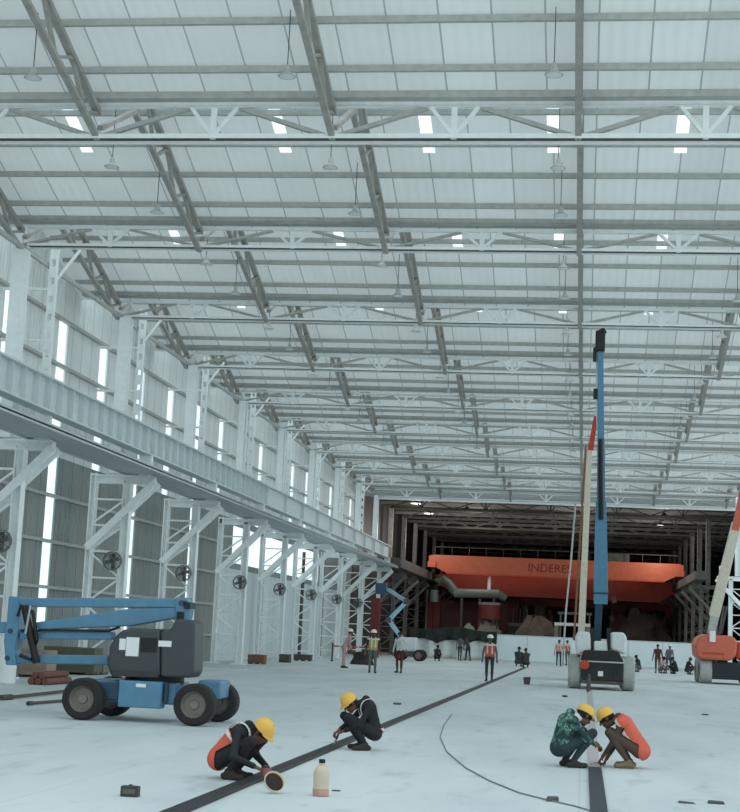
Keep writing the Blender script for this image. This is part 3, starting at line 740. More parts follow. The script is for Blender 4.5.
MB().prism([(CP(611, 650).x, CP(611, 650).z), (CP(611, 632).x, CP(611, 632).z), (CP(624, 632.5).x, CP(624, 632.5).z), (CP(627, 638).x, CP(627, 638).z), (CP(626, 655).x, CP(626, 655).z)], -.1, 2.4).build('side_cover', PALE, root, bevel=.08)
MB().prism([(CP(594, 652).x, CP(594, 652).z), (CP(594, 641).x, CP(594, 641).z), (CP(607, 641).x, CP(607, 641).z), (CP(608, 652).x, CP(608, 652).z)], .1, 1.2).build('hood', STICK, root, bevel=.05)
for u in (592.5, 608.5):
    MB().beam(CP(u, 653, YC+.3), CP(u, 628, YC+.3), .12, .3, (0, 1, 0)).build('boom_post', BLACK, root)
def tilt(v): return YC + 1.2 - (645-v)/(645-335)*3.4
def BB(u, v): return CP(u, v, tilt(v))
def seg(name, m, u0, v0, u1, v1, w0, w1=None): 
    s = YC/F_PX; w1 = w0 if w1 is None else w1
    MB().beam(BB(u0, v0), BB(u1, v1), w0*s, w0*s*1.2, (0, 1, 0), w1*s, w1*s*1.2).build(name, m, root, bevel=.01)
seg('lift_cylinder', DBLUE, 597, 648, 599, 600, 7)
seg('boom_base', BLUE, 600.5, 602, 601, 565, 13.5)
seg('boom_base', BLUE, 601, 566, 601, 500, 13, 10)
seg('boom_section', BLUE, 601, 520, 601, 440, 8.5, 7)
seg('boom_section', BLUE, 601, 442, 600.5, 348, 6.2, 5.4)
seg('hose_carrier', BLACK, 600.3, 522, 600.8, 440, 4.5)
MB().path([BB(601, 520)+V3((0, -.3, 0)), BB(600.6, 480)+V3((0, -.3, 0)), BB(600.6, 440)+V3((0, -.25, 0))], .085, 8).build('hose', BLACK, root)
MB().beam(BB(597, 600)+V3((0, -.05, 0)), BB(597.5, 500)+V3((0, -.05, 0)), .05, .3, (0, 1, 0)).build('edge_strip', LBLUE, root)
MB().beam(BB(606.5, 600)+V3((0, -.05, 0)), BB(605.5, 500)+V3((0, -.05, 0)), .05, .3, (0, 1, 0)).build('edge_strip', LBLUE, root)
seg('joint_collar', DBLUE, 601, 592, 601, 590, 14.5)
p = BB(600, 352); tp = BB(600, 330)
MB().box((p.x, p.y, (p.z+tp.z)/2), (.34, .5, tp.z-p.z)).build('jib_head', BLACK, root, bevel=.06)
MB().box((p.x-.18, p.y, p.z-.1), (.12, .2, .5)).build('jib_link', BLACK, root, bevel=.03)
MB().tube((p.x, p.y, tp.z-.05), (p.x+.16, p.y, tp.z+.05), .12, n=10).build('jib_pin', BLACK, root)
p = BB(595.5, 394); MB().box(p, (.16, .2, .36)).build('cable_guide', BLACK, root)
MB().path([BB(597, 345), BB(596.5, 394), BB(597.5, 440)], .03, 6).build('cable', PALE, root)

# cream and orange boom lift behind it
Y2 = 66.0
root = thing('boom_lift', 'orange lift with raised cream boom, hidden behind the blue-boomed lift', 'boom lift', (at(598, 690, Y2).x, Y2, 0)); ox2 = root.location.x
def EP(u, v, Y=Y2):
    p = at(u, v, Y); return V3((p.x-ox2, Y-Y2, p.z))
for sx in (-1, 1):
    for dy in (.5, 2.9): wheel(root, (sx*.95, dy, .5), .5, .4, GREYRUB, 'X')
MB().span((-.75, 0, .35), (.75, 3.4, .9)).build('chassis', BLACK, root, bevel=.04)
MB().span((-.9, .1, .92), (.9, 3.0, 1.75)).build('turret', LIFTOR, root, bevel=.1)
s2 = Y2/F_PX
MB().beam(EP(581, 640, Y2+.8), EP(589.5, 447, Y2-.8), 7*s2, 8*s2, (0, 1, 0), 5.5*s2, 6*s2).build('boom_section', CREAM, root, bevel=.01)
MB().beam(EP(590.5, 450, Y2-.8), EP(596, 416, Y2-1.1), 5.5*s2, 6*s2, (0, 1, 0), 4*s2, 4*s2).build('boom_tip', DORANGE, root, bevel=.01)
MB().beam(EP(574, 640, Y2+.7), EP(585.8, 447, Y2-.9), 2.2*s2, 3*s2, (0, 1, 0)).build('boom_rail', WOOD, root)
p = EP(596.5, 413, Y2-1.1); MB().box(p, (.16, .25, .3)).build('jib_head', PALE, root, bevel=.03)
MB().beam(EP(584, 648, Y2+1), EP(581, 636, Y2+.8), .5, .6, (0, 1, 0)).build('boom_foot', BLACK, root)

# right orange lift
Y3 = 73.7
root = thing('boom_lift', 'orange lift with slanted cream boom at the right edge', 'boom lift', (at(716, 684, Y3).x, Y3, 0)); ox3 = root.location.x
def GP(u, v, Y=Y3):
    p = at(u, v, Y); return V3((p.x-ox3, Y-Y3, p.z))
for u in (706, 752):
    for dy in (.45, 3.1): wheel(root, (GP(u, 670).x, dy, .58), .58, .56, GREYRUB, 'X')
MB().span((GP(712, 670).x, .0, .22), (GP(746, 670).x, 3.4, 1.0)).build('chassis', mat('dark_blue_black', (30, 40, 46), .6), root, bevel=.04)
MB().prism([(GP(u, v).x, GP(u, v).z) for u, v in ((696, 656), (695, 645), (698, 637), (706, 634), (732, 636), (737, 641), (736, 656), (730, 661), (700, 659))], -.2, 2.6).build('turret', LIFTOR, root, bevel=.12)
MB().prism([(GP(u, v).x, GP(u, v).z) for u, v in ((737, 641), (745, 644), (745, 658), (736, 660))], .2, 2.6).build('end_cover', DORANGE, root, bevel=.08)
MB().span((GP(702, 651).x, -.24, GP(702, 653.5).z), (GP(724, 651).x, -.2, GP(702, 652).z)).build('stripe', DORANGE, root)
MB().span((GP(709, 641).x, -.3, GP(709, 642).z), (GP(715, 641).x, .1, GP(709, 631).z)).build('latch_block', STICK, root, bevel=.02)
s3 = Y3/F_PX
MB().beam(GP(711, 634, Y3+.3), GP(716, 610, Y3+.2), 7*s3, 9*s3, (0, 1, 0), 9*s3, 10*s3).build('boom_foot', GREY, root, bevel=.02)
MB().beam(GP(714, 616, Y3+.2), GP(736.5, 523, Y3-.8), 10*s3, 10*s3, (0, 1, 0), 9*s3, 9*s3).build('boom_section', CREAM, root, bevel=.03)
MB().beam(GP(735, 530, Y3-.8), GP(744, 490, Y3-1.2), 7*s3, 7*s3, (0, 1, 0), 7*s3, 7*s3).build('boom_tip', LIFTOR, root, bevel=.02)
for u0, u1 in ((719, 724), (721, 727)):
    MB().beam(GP(u0, 634), GP(u1, 606), .09, .12, (0, 1, 0)).build('lift_arm', DKSTEEL, root)
MB().beam(GP(712, 610), GP(717, 601), .12, .2, (0, 1, 0)).build('lift_cylinder', DKSTEEL, root)

# small white articulated lift far left
Y4 = 96.5
root = thing('boom_lift', 'small pale blue lift with zigzag arm at the far left opening', 'boom lift', (at(409, 660, Y4).x, Y4, 0)); ox4 = root.location.x
def HP(u, v, Y=Y4):
    p = at(u, v, Y); return V3((p.x-ox4, Y-Y4, p.z))
zz = [(401, 639), (387.5, 620), (405.5, 601.5), (386, 589)]
for (u0, v0), (u1, v1) in zip(zz[:-1], zz[1:]):
    for d in (0, 2.6):
        MB().beam(HP(u0+d, v0), HP(u1+d, v1), .13, .2, (0, 1, 0)).build('arm', LBLUE, root)
for u, v in zz[1:3]: 
    p = HP(u+1, v); MB().box(p, (.34, .34, .34)).build('arm_joint', DKSTEEL, root, bevel=.05)
MB().span((HP(402, 640).x, -.6, HP(402, 651).z), (HP(417, 640).x, .6, HP(402, 637).z)).build('engine_cover', PALE, root, bevel=.08)
MB().span((HP(399, 640).x, -.7, .25), (HP(422, 640).x, .7, HP(402, 651).z)).build('chassis', DKSTEEL, root, bevel=.05)
for u in (401, 420):
    for dy in (-.7, .7): wheel(root, (HP(u, 655).x, dy, .36), .36, .28, RUBBER)
MB().span((HP(376, 590).x, -.4, HP(376, 594).z), (HP(387, 590).x, .4, HP(376, 583).z)).build('platform', DBLUE, root, bevel=.03)

# ------------------------------------------------------------------ bits at the left wall
p = floor_at(4, 684)
t = thing('drum', 'white upright drum behind the blue lift at the left edge', 'drum', (at(1.5, 684, p.y).x, p.y, 0))
MB().lathe([(.30, 0), (.33, .03), (.33, .36), (.345, .38), (.33, .40), (.33, .74), (.345, .76), (.33, .78), (.32, 1.1), (.29, 1.13), (.001, 1.13)], n=24).build('shell', STICK, t, smooth=True)
MB().tube((.14, 0, 1.12), (.14, 0, 1.16), .04, n=10).build('bung', PALE, t)
p = floor_at(50, 684)
for i in range(5):
    lab = ['lowest left', 'lowest middle', 'lowest right', 'upper left', 'upper right'][i]
    x = p.x + [-.18, 0, .18, -.09, .09][i]; z = [.085, .085, .085, .234, .234][i]
    tag(MB().tube((0, -.9, 0), (0, .9, 0), .085, n=12).build('steel_pipe', mat('rust_pipe', (112, 72, 62), .7, var=.3, scale=4)), 'rust red pipe, %s of the small stack behind the blue lift' % lab, 'pipe', 'rusty pipes stacked behind the blue lift').location = (x, p.y, z)
a, b = floor_at(3, 698, .05), floor_at(66, 691, .05)
tag(MB().tube(a, b, .035, n=8).tube(a-V3((.05, 0, 0)), a+(b-a)*.12, .06, n=8).build('steel_bar', DKSTEEL), 'dark steel bar on the floor with thick end, left of the front wheel', 'bar', 'dark bars on the floor')
a, b = floor_at(28, 703.5, .04), floor_at(66, 700.5, .04)
tag(MB().tube(a, b, .03, n=8).tube(a, a+(b-a)*.1, .045, n=8).build('steel_bar', DKSTEEL), 'shorter dark steel bar on the floor, nearer the camera', 'bar', 'dark bars on the floor')
def crate(u, v, w, d, h, m, label, cat='crate', name='crate', Y=None):
    p = floor_at(u, v)
    t = thing(name, label, cat, p)
    MB().span((-w/2, -d/2, .06), (w/2, d/2, h)).build('body', m, t, bevel=.02)
    m2 = MB()
    for x in (-w*.4, 0, w*.4): m2.span((x-.05, -d/2, 0), (x+.05, d/2, .08))
    m2.build('skid', DKSTEEL, t)
    m2 = MB()
    for z in (.3, .75): m2.span((-w/2-.01, -d/2-.02, h*z), (w/2+.01, -d/2+.01, h*z+.05))
    m2.build('slat', m, t)
crate(257, 664, .75, .6, .42, WOOD, 'brown timber crate beside the fifth column base')
crate(285, 662.5, .5, .6, .4, mat('dark_crate', (90, 78, 72), .8), 'dark low crate just right of the sixth column base')
crate(303, 661, .9, .6, .34, DKSTEEL, 'long dark low box between the sixth and seventh column bases', 'box', 'tool_box')
crate(72, 674, 1.6, .8, .8, mat('olive_box', (96, 98, 84), .8), 'olive grey box under the blue risers by the wall', 'box', 'storage_box')
crate(92, 674, .9, .6, .5, CONC, 'grey box right of the olive box by the left wall', 'box', 'storage_box')
crate(25, 676.5, 1.5, .8, .75, mat('cardboard_brown', (150, 136, 120), .85), 'pale brown box behind the blue knuckle by the wall', 'box', 'storage_box')
p = floor_at(160, 683)
tag(MB().span((-1.1, -.5, 0), (1.1, .5, .05)).build('plate', PALE), 'flat pale steel plate lying on the floor beyond the charcoal counterweight', 'plate').location = floor_at(217, 669)
# tall dark strips and partition by far left columns
for yq, lab in ((78.4, 'sixth'), (90.2, 'seventh'), (97.3, 'eighth')):
    tag(MB().tube((-16.6, yq, 0), (-16.6, yq, 6.2), .10, n=10).build('downpipe', DKSTEEL), 'dark vertical pipe on the left wall beyond the %s column' % lab, 'pipe', 'dark wall pipes')
p = at(374, 640, 100)
simple('steel_post', 'dark maroon post at the far left by the opening', 'post', MB().span((at(370, 640, 104).x, 103.7, 0), (at(379, 640, 104).x, 104.3, at(374, 598, 104).z)), MAROON)
# barricade far left
p = floor_at(350, 662)
t = thing('barricade', 'red and white slatted barricade by the eighth column', 'barricade', (p.x, p.y, 0))
for i in range(4):
    MB().beam((-.9+i*.5, 0, .02), (-.5+i*.5, 0, 1.0), .05, .08, (0, 1, 0)).build('slat', [STICK, mat('barricade_red', (176, 74, 66), .6)][i % 2], t)
MB().span((-1.0, -.03, .78), (1.2, .03, .86)).build('rail', mat('barricade_red', (176, 74, 66), .6), t)
for x in (-1.0, 1.2): MB().span((x-.04, -.3, 0), (x+.04, .3, .06)).span((x-.04, -.04, 0), (x+.04, .04, 1.0)).build('stand', DKSTEEL, t)
blob('rubble_heap', 'dark rubble heap beside the red and white barricade', 362, 652, 662, 22, 78, mat('dark_scrap', (62, 52, 50), .9), 'heap', 12)

# ------------------------------------------------------------------ floor strips and small things in front
a, b = V3((-3.50, 12.0, 0)), V3((-3.31, 91.0, 0))
t = thing('rail_strip', 'long black steel rail strip in the floor, left of the middle', 'rail', (a.x, a.y, 0))
d_ = b-a
MB().beam(V3((0, 0, .02)), d_+V3((0, 0, .02)), .16, .04).build('strip', mat('black_strip', (34, 36, 40), .6, var=.3, scale=5), t)
MB().beam(V3((-.095, 0, .012)), d_+V3((-.095, 0, .012)), .03, .024).build('edge_angle', mat('dusty_edge', (96, 98, 100), .7), t)
tag(MB().span((.11, 11.5, 0), (.28, 20.9, .03)).build('rail_strip', mat('blue_black_strip', (44, 54, 62), .55, var=.3, scale=5)), 'dark blue-black rail strip in the floor at the lower right', 'rail')
tag(MB().add([(.12, 20.95, 0), (.26, 20.95, 0), (.35, 53.5, 0), (.23, 53.5, 0), (.12, 20.95, .03), (.26, 20.95, .03), (.35, 53.5, .03), (.23, 53.5, .03)], [(3, 2, 1, 0), (4, 5, 6, 7), (0, 1, 5, 4), (1, 2, 6, 5), (2, 3, 7, 6), (3, 0, 4, 7)]).build('filler_strip', mat('pale_filler', (180, 174, 174), .8, var=.12, scale=5)), 'pale unfinished filler strip continuing the dark rail towards the centre lift', 'strip')
p = floor_at(588.5, 692); tag(MB().box((p.x, p.y, .22), (.14, .3, .44)).tube((p.x, p.y, .4), (p.x, p.y, .6), .05).build('rail_chock', DKSTEEL, None, .03), 'small dark chock at the far end of the pale strip', 'block')
# cord
cpts = [(452, 714), (444, 725), (440, 737), (447, 752), (466, 768), (490, 781), (520, 793), (548, 800), (575, 806), (598, 813)]
tag(MB().path([floor_at(u, v, .008) for u, v in cpts], .009, 6).build('cord', mat('grey_cord', (120, 128, 130), .8)), 'thin grey cord curving across the floor between the two rails', 'cord')
# container
p = floor_at(320.5, 796)
t = thing('plastic_bottle', 'pale yellow plastic bottle with pinkish bottom and black cap, alone on the floor', 'bottle', p)
JC = mat('milky_plastic', (198, 186, 164), .35, var=.08)
MB().lathe([(.001, .0), (.07, .002), (.08, .012), (.081, .05), (.078, .10), (.08, .15), (.08, .22), (.076, .25), (.055, .285), (.03, .305), (.026, .33), (.001, .33)], n=28).build('body', JC, t, smooth=True)
MB().lathe([(.001, .0), (.071, .0), (.082, .01), (.0825, .055), (.08, .075)], n=28).build('liquid_band', mat('pink_residue', (186, 140, 130), .4, var=.15, scale=14), t, smooth=True)
MB().tube((0, 0, .325), (0, 0, .362), .032, n=16).build('cap', BLACK, t)
MB().lathe([(.03, .30), (.036, .304), (.036, .312), (.03, .316)], n=16).build('collar', JC, t, smooth=True)
# pan
p = floor_at(273, 793)
t = thing('mixing_bowl', 'tipped pale bowl of black filler beside the black rail', 'bowl', (p.x-.01, p.y, 0))
R = Matrix.Rotation(.75, 3, 'Y') @ Matrix.Rotation(.75, 3, 'X')
MB().lathe([(.001, 0), (.05, .0), (.085, .02), (.105, .06), (.113, .062), (.114, .056), (.092, .012), (.055, -.01), (.001, -.01)], (0, 0, .088), R, 28).build('shell', mat('cream_bowl', (204, 190, 160), .5), t, smooth=True)
MB().lathe([(.001, .055), (.05, .058), (.096, .046), (.098, .04), (.001, .02)], (0, 0, .088), R, 24).build('filler', mat('black_filler', (44, 36, 32), .8, var=.4, scale=30, bump=.6), t, smooth=True)
p = floor_at(130, 796.5)
t = thing('metal_block', 'small dark square block alone on the floor at lower left', 'block', p)
MB().span((-.085, -.05, 0), (.085, .05, .10)).build('body', mat('dark_block', (62, 64, 62), .7, var=.2, scale=20), t, bevel=.008)
MB().span((-.06, -.055, .03), (.06, -.05, .075)).build('face_plate', mat('grey_face', (92, 92, 88), .7), t)
MB().tube((0, 0, .1), (0, 0, .112), .02, n=10).build('knob', DKSTEEL, t)
def chip(u, v, w, d, h, label, name='debris_lump', cat='debris', m=DKSTEEL):
    p = floor_at(u, v); rnd = random.Random(int(u*7+v))
    P = [(sx*w/2*rnd.uniform(.6, 1), sy*d/2*rnd.uniform(.6, 1), z*h*rnd.uniform(.7, 1)) for z in (0, 1) for sy in (-1, 1) for sx in (-1, 1)]
    o = MB().add(P, [(0, 2, 3, 1), (4, 5, 7, 6), (0, 1, 5, 4), (2, 6, 7, 3), (0, 4, 6, 2), (1, 3, 7, 5)]).build(name, m, None, .01)
    tag(o, label, cat, 'small lumps on the floor'); o.location = p
chip(552, 801, .16, .2, .05, 'dark lump beside the thin cord near the bottom of the floor')
chip(336, 791, .12, .1, .012, 'dark flake on the floor just right of the plastic bottle')
chip(527, 684.5, .32, .4, .30, 'dark lump on the floor past the end of the left rail')
chip(565, 697, .2, .3, .06, 'small dark lump left of the pale strip')
chip(716, 803.5, .2, .2, .03, 'dark lump nearest the lower right corner')
chip(687, 803, .22, .2, .01, 'thin dark flake left of the lower right lump')
chip(397, 704.5, .2, .3, .05, 'dark speck on the floor beyond the kneeling man')
chip(705, 715, .2, .3, .03, 'dark speck on the open floor under the orange lift')

# ------------------------------------------------------------------ people: one continuous skin grown from a rounded skeleton
def surface_nets(Fv, org, h):
    S = Fv < 0
    nx, ny, nz = Fv.shape
    cnt = np.zeros((nx-1, ny-1, nz-1), np.int32); acc = np.zeros((nx-1, ny-1, nz-1, 3), np.float32); tot = np.zeros((nx-1, ny-1, nz-1), np.float32)
    sl = lambda o, n: slice(o, n-1+o)
    for o in np.ndindex(2, 2, 2): cnt += S[sl(o[0], nx), sl(o[1], ny), sl(o[2], nz)]
    act = (cnt > 0) & (cnt < 8)
    for ax in range(3):
        for a in (0, 1):
            for b in (0, 1):
                o0 = [a, b]; o0.insert(ax, 0); o1 = list(o0); o1[ax] = 1
                f0 = Fv[sl(o0[0], nx), sl(o0[1], ny), sl(o0[2], nz)]; f1 = Fv[sl(o1[0], nx), sl(o1[1], ny), sl(o1[2], nz)]
                cr = (f0 < 0) != (f1 < 0)
                t = np.where(cr, f0/np.where(np.abs(f0-f1) < 1e-9, 1, f0-f1), 0)
                for d in range(3):
                    acc[..., d] += np.where(cr, (t if d == ax else o0[d]), 0)
                tot += cr
    idx = -np.ones(act.shape, np.int64); cells = np.argwhere(act); idx[act] = np.arange(len(cells))
    verts = (cells + acc[act]/tot[act][:, None])*h + org
    quads = []
    for ax in range(3):
        o1 = [0, 0, 0]; o1[ax] = 1
        e0 = S[tuple(slice(0, n-1) if d == ax else slice(None) for d, n in enumerate(Fv.shape))]
        e1 = S[tuple(slice(1, n) if d == ax else slice(None) for d, n in enumerate(Fv.shape))]
        E = np.argwhere(e0 != e1); b, c = [d for d in range(3) if d != ax]
        E = E[(E[:, b] > 0) & (E[:, c] > 0) & (E[:, b] < Fv.shape[b]-1) & (E[:, c] < Fv.shape[c]-1)]
        def ci(db, dc):
            q = E.copy(); q[:, b] -= db; q[:, c] -= dc; return idx[q[:, 0], q[:, 1], q[:, 2]]
        Q = np.stack([ci(0, 0), ci(1, 0), ci(1, 1), ci(0, 1)], 1)
        fl = e0[E[:, 0], E[:, 1], E[:, 2]]
        if ax == 1: fl = ~fl
        Q[~fl] = Q[~fl][:, ::-1]
        quads.append(Q)
    return verts, np.concatenate(quads)

def grow(caps, h, k=.02):
    """caps: (p0, p1, r0, r1, zone[, flat]) -> verts, quads, zone per face"""
    P0 = np.array([c[0] for c in caps], np.float32); P1 = np.array([c[1] for c in caps], np.float32)
    Rm = np.array([max(c[2], c[3]) for c in caps])
    lo = np.minimum((P0-Rm[:, None]).min(0), (P1-Rm[:, None]).min(0))-3*h; hi = np.maximum((P0+Rm[:, None]).max(0), (P1+Rm[:, None]).max(0))+3*h
    n = np.ceil((hi-lo)/h).astype(int)+1
    Fv = np.full(n, 1.0, np.float32)
    ax = [lo[i]+h*np.arange(n[i], dtype=np.float32) for i in range(3)]
    def dist(c, X):
        p0, p1 = np.array(c[0], np.float32), np.array(c[1], np.float32); d = p1-p0; L = float(d@d)+1e-9
        t = np.clip(((X-p0)@d)/L, 0, 1)
        return np.linalg.norm(X-p0-t[..., None]*d, axis=-1) - (c[2]+(c[3]-c[2])*t)
    for c, r in zip(caps, Rm):
        m = r+k+3*h; a = np.minimum(c[0], c[1])-m; b = np.maximum(c[0], c[1])+m
        i0 = np.maximum(0, np.floor((a-lo)/h).astype(int)); i1 = np.minimum(n, np.ceil((b-lo)/h).astype(int)+1)
        X = np.stack(np.meshgrid(*[ax[i][i0[i]:i1[i]] for i in range(3)], indexing='ij'), -1)
        d = dist(c, X); s = tuple(slice(i0[i], i1[i]) for i in range(3)); f = Fv[s]
        kk = min(k, max(.003, .35*min(c[2], c[3])))
        hh = np.maximum(kk-np.abs(f-d), 0)/kk
        Fv[s] = np.minimum(f, d)-hh*hh*kk*.25
    v, q = surface_nets(Fv, lo, h)
    C = v[q].mean(1); best = np.full(len(C), 1e9); z = np.zeros(len(C), int)
    for c in caps:
        d = dist(c, C); m = d < best; best[m] = d[m]; z[m] = c[4]
    return v, q, z

Z_SKIN, Z_HAIR, Z_TORSO, Z_SLEEVE, Z_PANTS, Z_SHOE, Z_EYE, Z_LIP, Z_NECK, Z_GLOVE = range(10)
def nrm(a): a = np.array(a, float); return a/np.linalg.norm(a)

def body_caps(P, fine=True):
    """P: joint dictionary (x forward, y left, z up)"""
    c = []; A = lambda k: np.array(P[k], float)
    pel, chest, neck = A('pelvis'), A('chest'), A('neck')
    for s in 'LR':
        sg = 1 if s == 'L' else -1
        hip, kn, an, toe = A('hip'+s), A('knee'+s), A('ankle'+s), A('toe'+s)
        sh, el, wr = A('sh'+s), A('el'+s), A('wr'+s)
        c += [(hip, kn, .088, .058, Z_PANTS), (kn, kn+(an-kn)*.35, .056, .058, Z_PANTS), (kn+(an-kn)*.35, an+(kn-an)*.12, .058, .04, Z_PANTS)]
        f = nrm(toe-an); heel = an-np.array([f[0], f[1], 0])*.05
        c += [(np.array([heel[0], heel[1], an[2]-.045]), toe, .038, .034, Z_SHOE), (an, an+f*.10+np.array([0, 0, -.02]), .042, .036, Z_SHOE)]
        c += [(pel+np.array([0, sg*.03, 0]), hip, .105, .095, Z_PANTS)]
        c += [(sh, el, .05, .041, Z_SLEEVE), (el, el+(wr-el)*P.get('sleeve', .85), .041, .032, Z_SLEEVE), (el+(wr-el)*P.get('sleeve', .85), wr, .030, .025, Z_SKIN)]
        c += [(chest+np.array([0, sg*.05, 0]), sh, .075, .058, Z_TORSO)]
        hd = nrm(P.get('hand'+s, wr-el)); side = np.array(P.get('thumb'+s, (0, -sg, 0)), float); side = nrm(side-hd*(side@hd)); pn = np.cross(hd, side)
        HZ = Z_GLOVE if P.get('gloves') else Z_SKIN
        if fine:
            pal = wr+hd*.085
            for q in (-.027, -.009, .009, .027): c.append((wr+hd*.012+side*q*.6, pal+side*q, .017, .0125, HZ))
            curl = P.get('curl', .5); pn2 = pn*(1 if s == 'L' else -1)*P.get('curldir', 1)
            for q, L in ((.030, .070), (.010, .080), (-.010, .076), (-.029, .060)):
                a0 = pal+side*q; d1 = nrm(hd+pn2*curl*.6); d2 = nrm(hd+pn2*curl*1.8); d3 = nrm(hd*.5+pn2*curl*2.6)
                a1 = a0+d1*L*.45; a2 = a1+d2*L*.33; a3 = a2+d3*L*.22
                c += [(a0, a1, .0105, .0095, HZ), (a1, a2, .0095, .0088, HZ), (a2, a3, .0088, .0078, HZ)]
            t0 = wr+hd*.03+side*.022; t1 = t0+nrm(hd*.7+side*.75+pn2*.3)*.042; t2 = t1+nrm(hd+side*.15+pn2*.5)*.032
            c += [(t0, t1, .0145, .0115, HZ), (t1, t2, .0115, .009, HZ)]
        else:
            c += [(wr, wr+hd*.09, .028, .034, HZ), (wr+hd*.09, wr+hd*.16, .030, .018, HZ), (wr+hd*.03, wr+hd*.08+side*.05, .018, .014, HZ)]
    ax = nrm(chest-pel)
    mid = pel+(chest-pel)*.5
    for sg in (-1, 1):
        o = np.array([0, sg*.062, 0])
        c += [(pel+o*.9+ax*.04, mid+o, .105, .098, Z_TORSO), (mid+o, chest+o*1.25, .098, .105, Z_TORSO)]
    c += [(chest+ax*.05, neck, .085, .06, Z_TORSO)]
    hc, fw, up = A('head'), nrm(P['face']), np.array([0, 0, 1.0]); up = nrm(up-fw*(up@fw)); sd = np.cross(up, fw)
    c += [(neck-ax*.02, hc-up*.06-fw*.015, .053, .05, Z_NECK)]
    c += [(hc-fw*.035+up*.025, hc+fw*.02+up*.03, .088, .082, Z_HAIR), (hc+fw*.025+up*.01, hc+fw*.035-up*.05, .072, .058, Z_SKIN),
          (hc+fw*.035-up*.065, hc+fw*.06-up*.092, .048, .030, Z_SKIN), (hc-fw*.02-up*.03, hc-fw*.01-up*.07, .06, .05, Z_SKIN)]
    c += [(hc+fw*.096+up*.012, hc+fw*.116-up*.022, .010, .016, Z_SKIN), (hc+fw*.088+sd*.035+up*.033, hc+fw*.088-sd*.035+up*.033, .014, .014, Z_SKIN)]
    c += [(hc+fw*.088+sd*.018-up*.053, hc+fw*.088-sd*.018-up*.053, .0125, .0125, Z_LIP)]
    for sg in (-1, 1):
        c += [(hc+fw*.090+sd*sg*.032+up*.008, hc+fw*.093+sd*sg*.032+up*.008, .0125, .0115, Z_EYE)]
        c += [(hc+sd*sg*.083-fw*.01+up*.018, hc+sd*sg*.085-fw*.008-up*.022, .017, .012, Z_SKIN)]
    return c

SKIN = mat('brown_skin', (112, 76, 58), .6, var=.06)
HAIR = mat('black_hair', (28, 25, 24), .8)
EYE_M = mat('eye_dark', (60, 48, 44), .3)
LIP = mat('lip_brown', (108, 66, 56), .6)
YEL = mat('yellow_helmet', (218, 172, 78), .4, var=.05)
WHH = mat('white_helmet', (222, 222, 214), .4, var=.05)
VEST = mat('orange_vest', (200, 92, 72), .75, var=.10)
VESTD = mat('dull_red_vest', (150, 60, 56), .75, var=.12)
REFL = mat('pale_reflective_band', (212, 212, 206), .5)
YVEST = mat('yellow_vest', (176, 168, 88), .75)

def mesh_obj(name, v, q, mats, mi, parent):
    me = bpy.data.meshes.new(name); me.from_pydata([tuple(map(float, p)) for p in v], [], [tuple(map(int, f)) for f in q])
    for m in mats: me.materials.append(m)
    if mi is not None: me.polygons.foreach_set('material_index', np.asarray(mi, np.int32))
    me.polygons.foreach_set('use_smooth', [True]*len(me.polygons)); me.update()
    o = bpy.data.objects.new(name, me); COL.objects.link(o)
    if parent: o.parent = parent
    return o

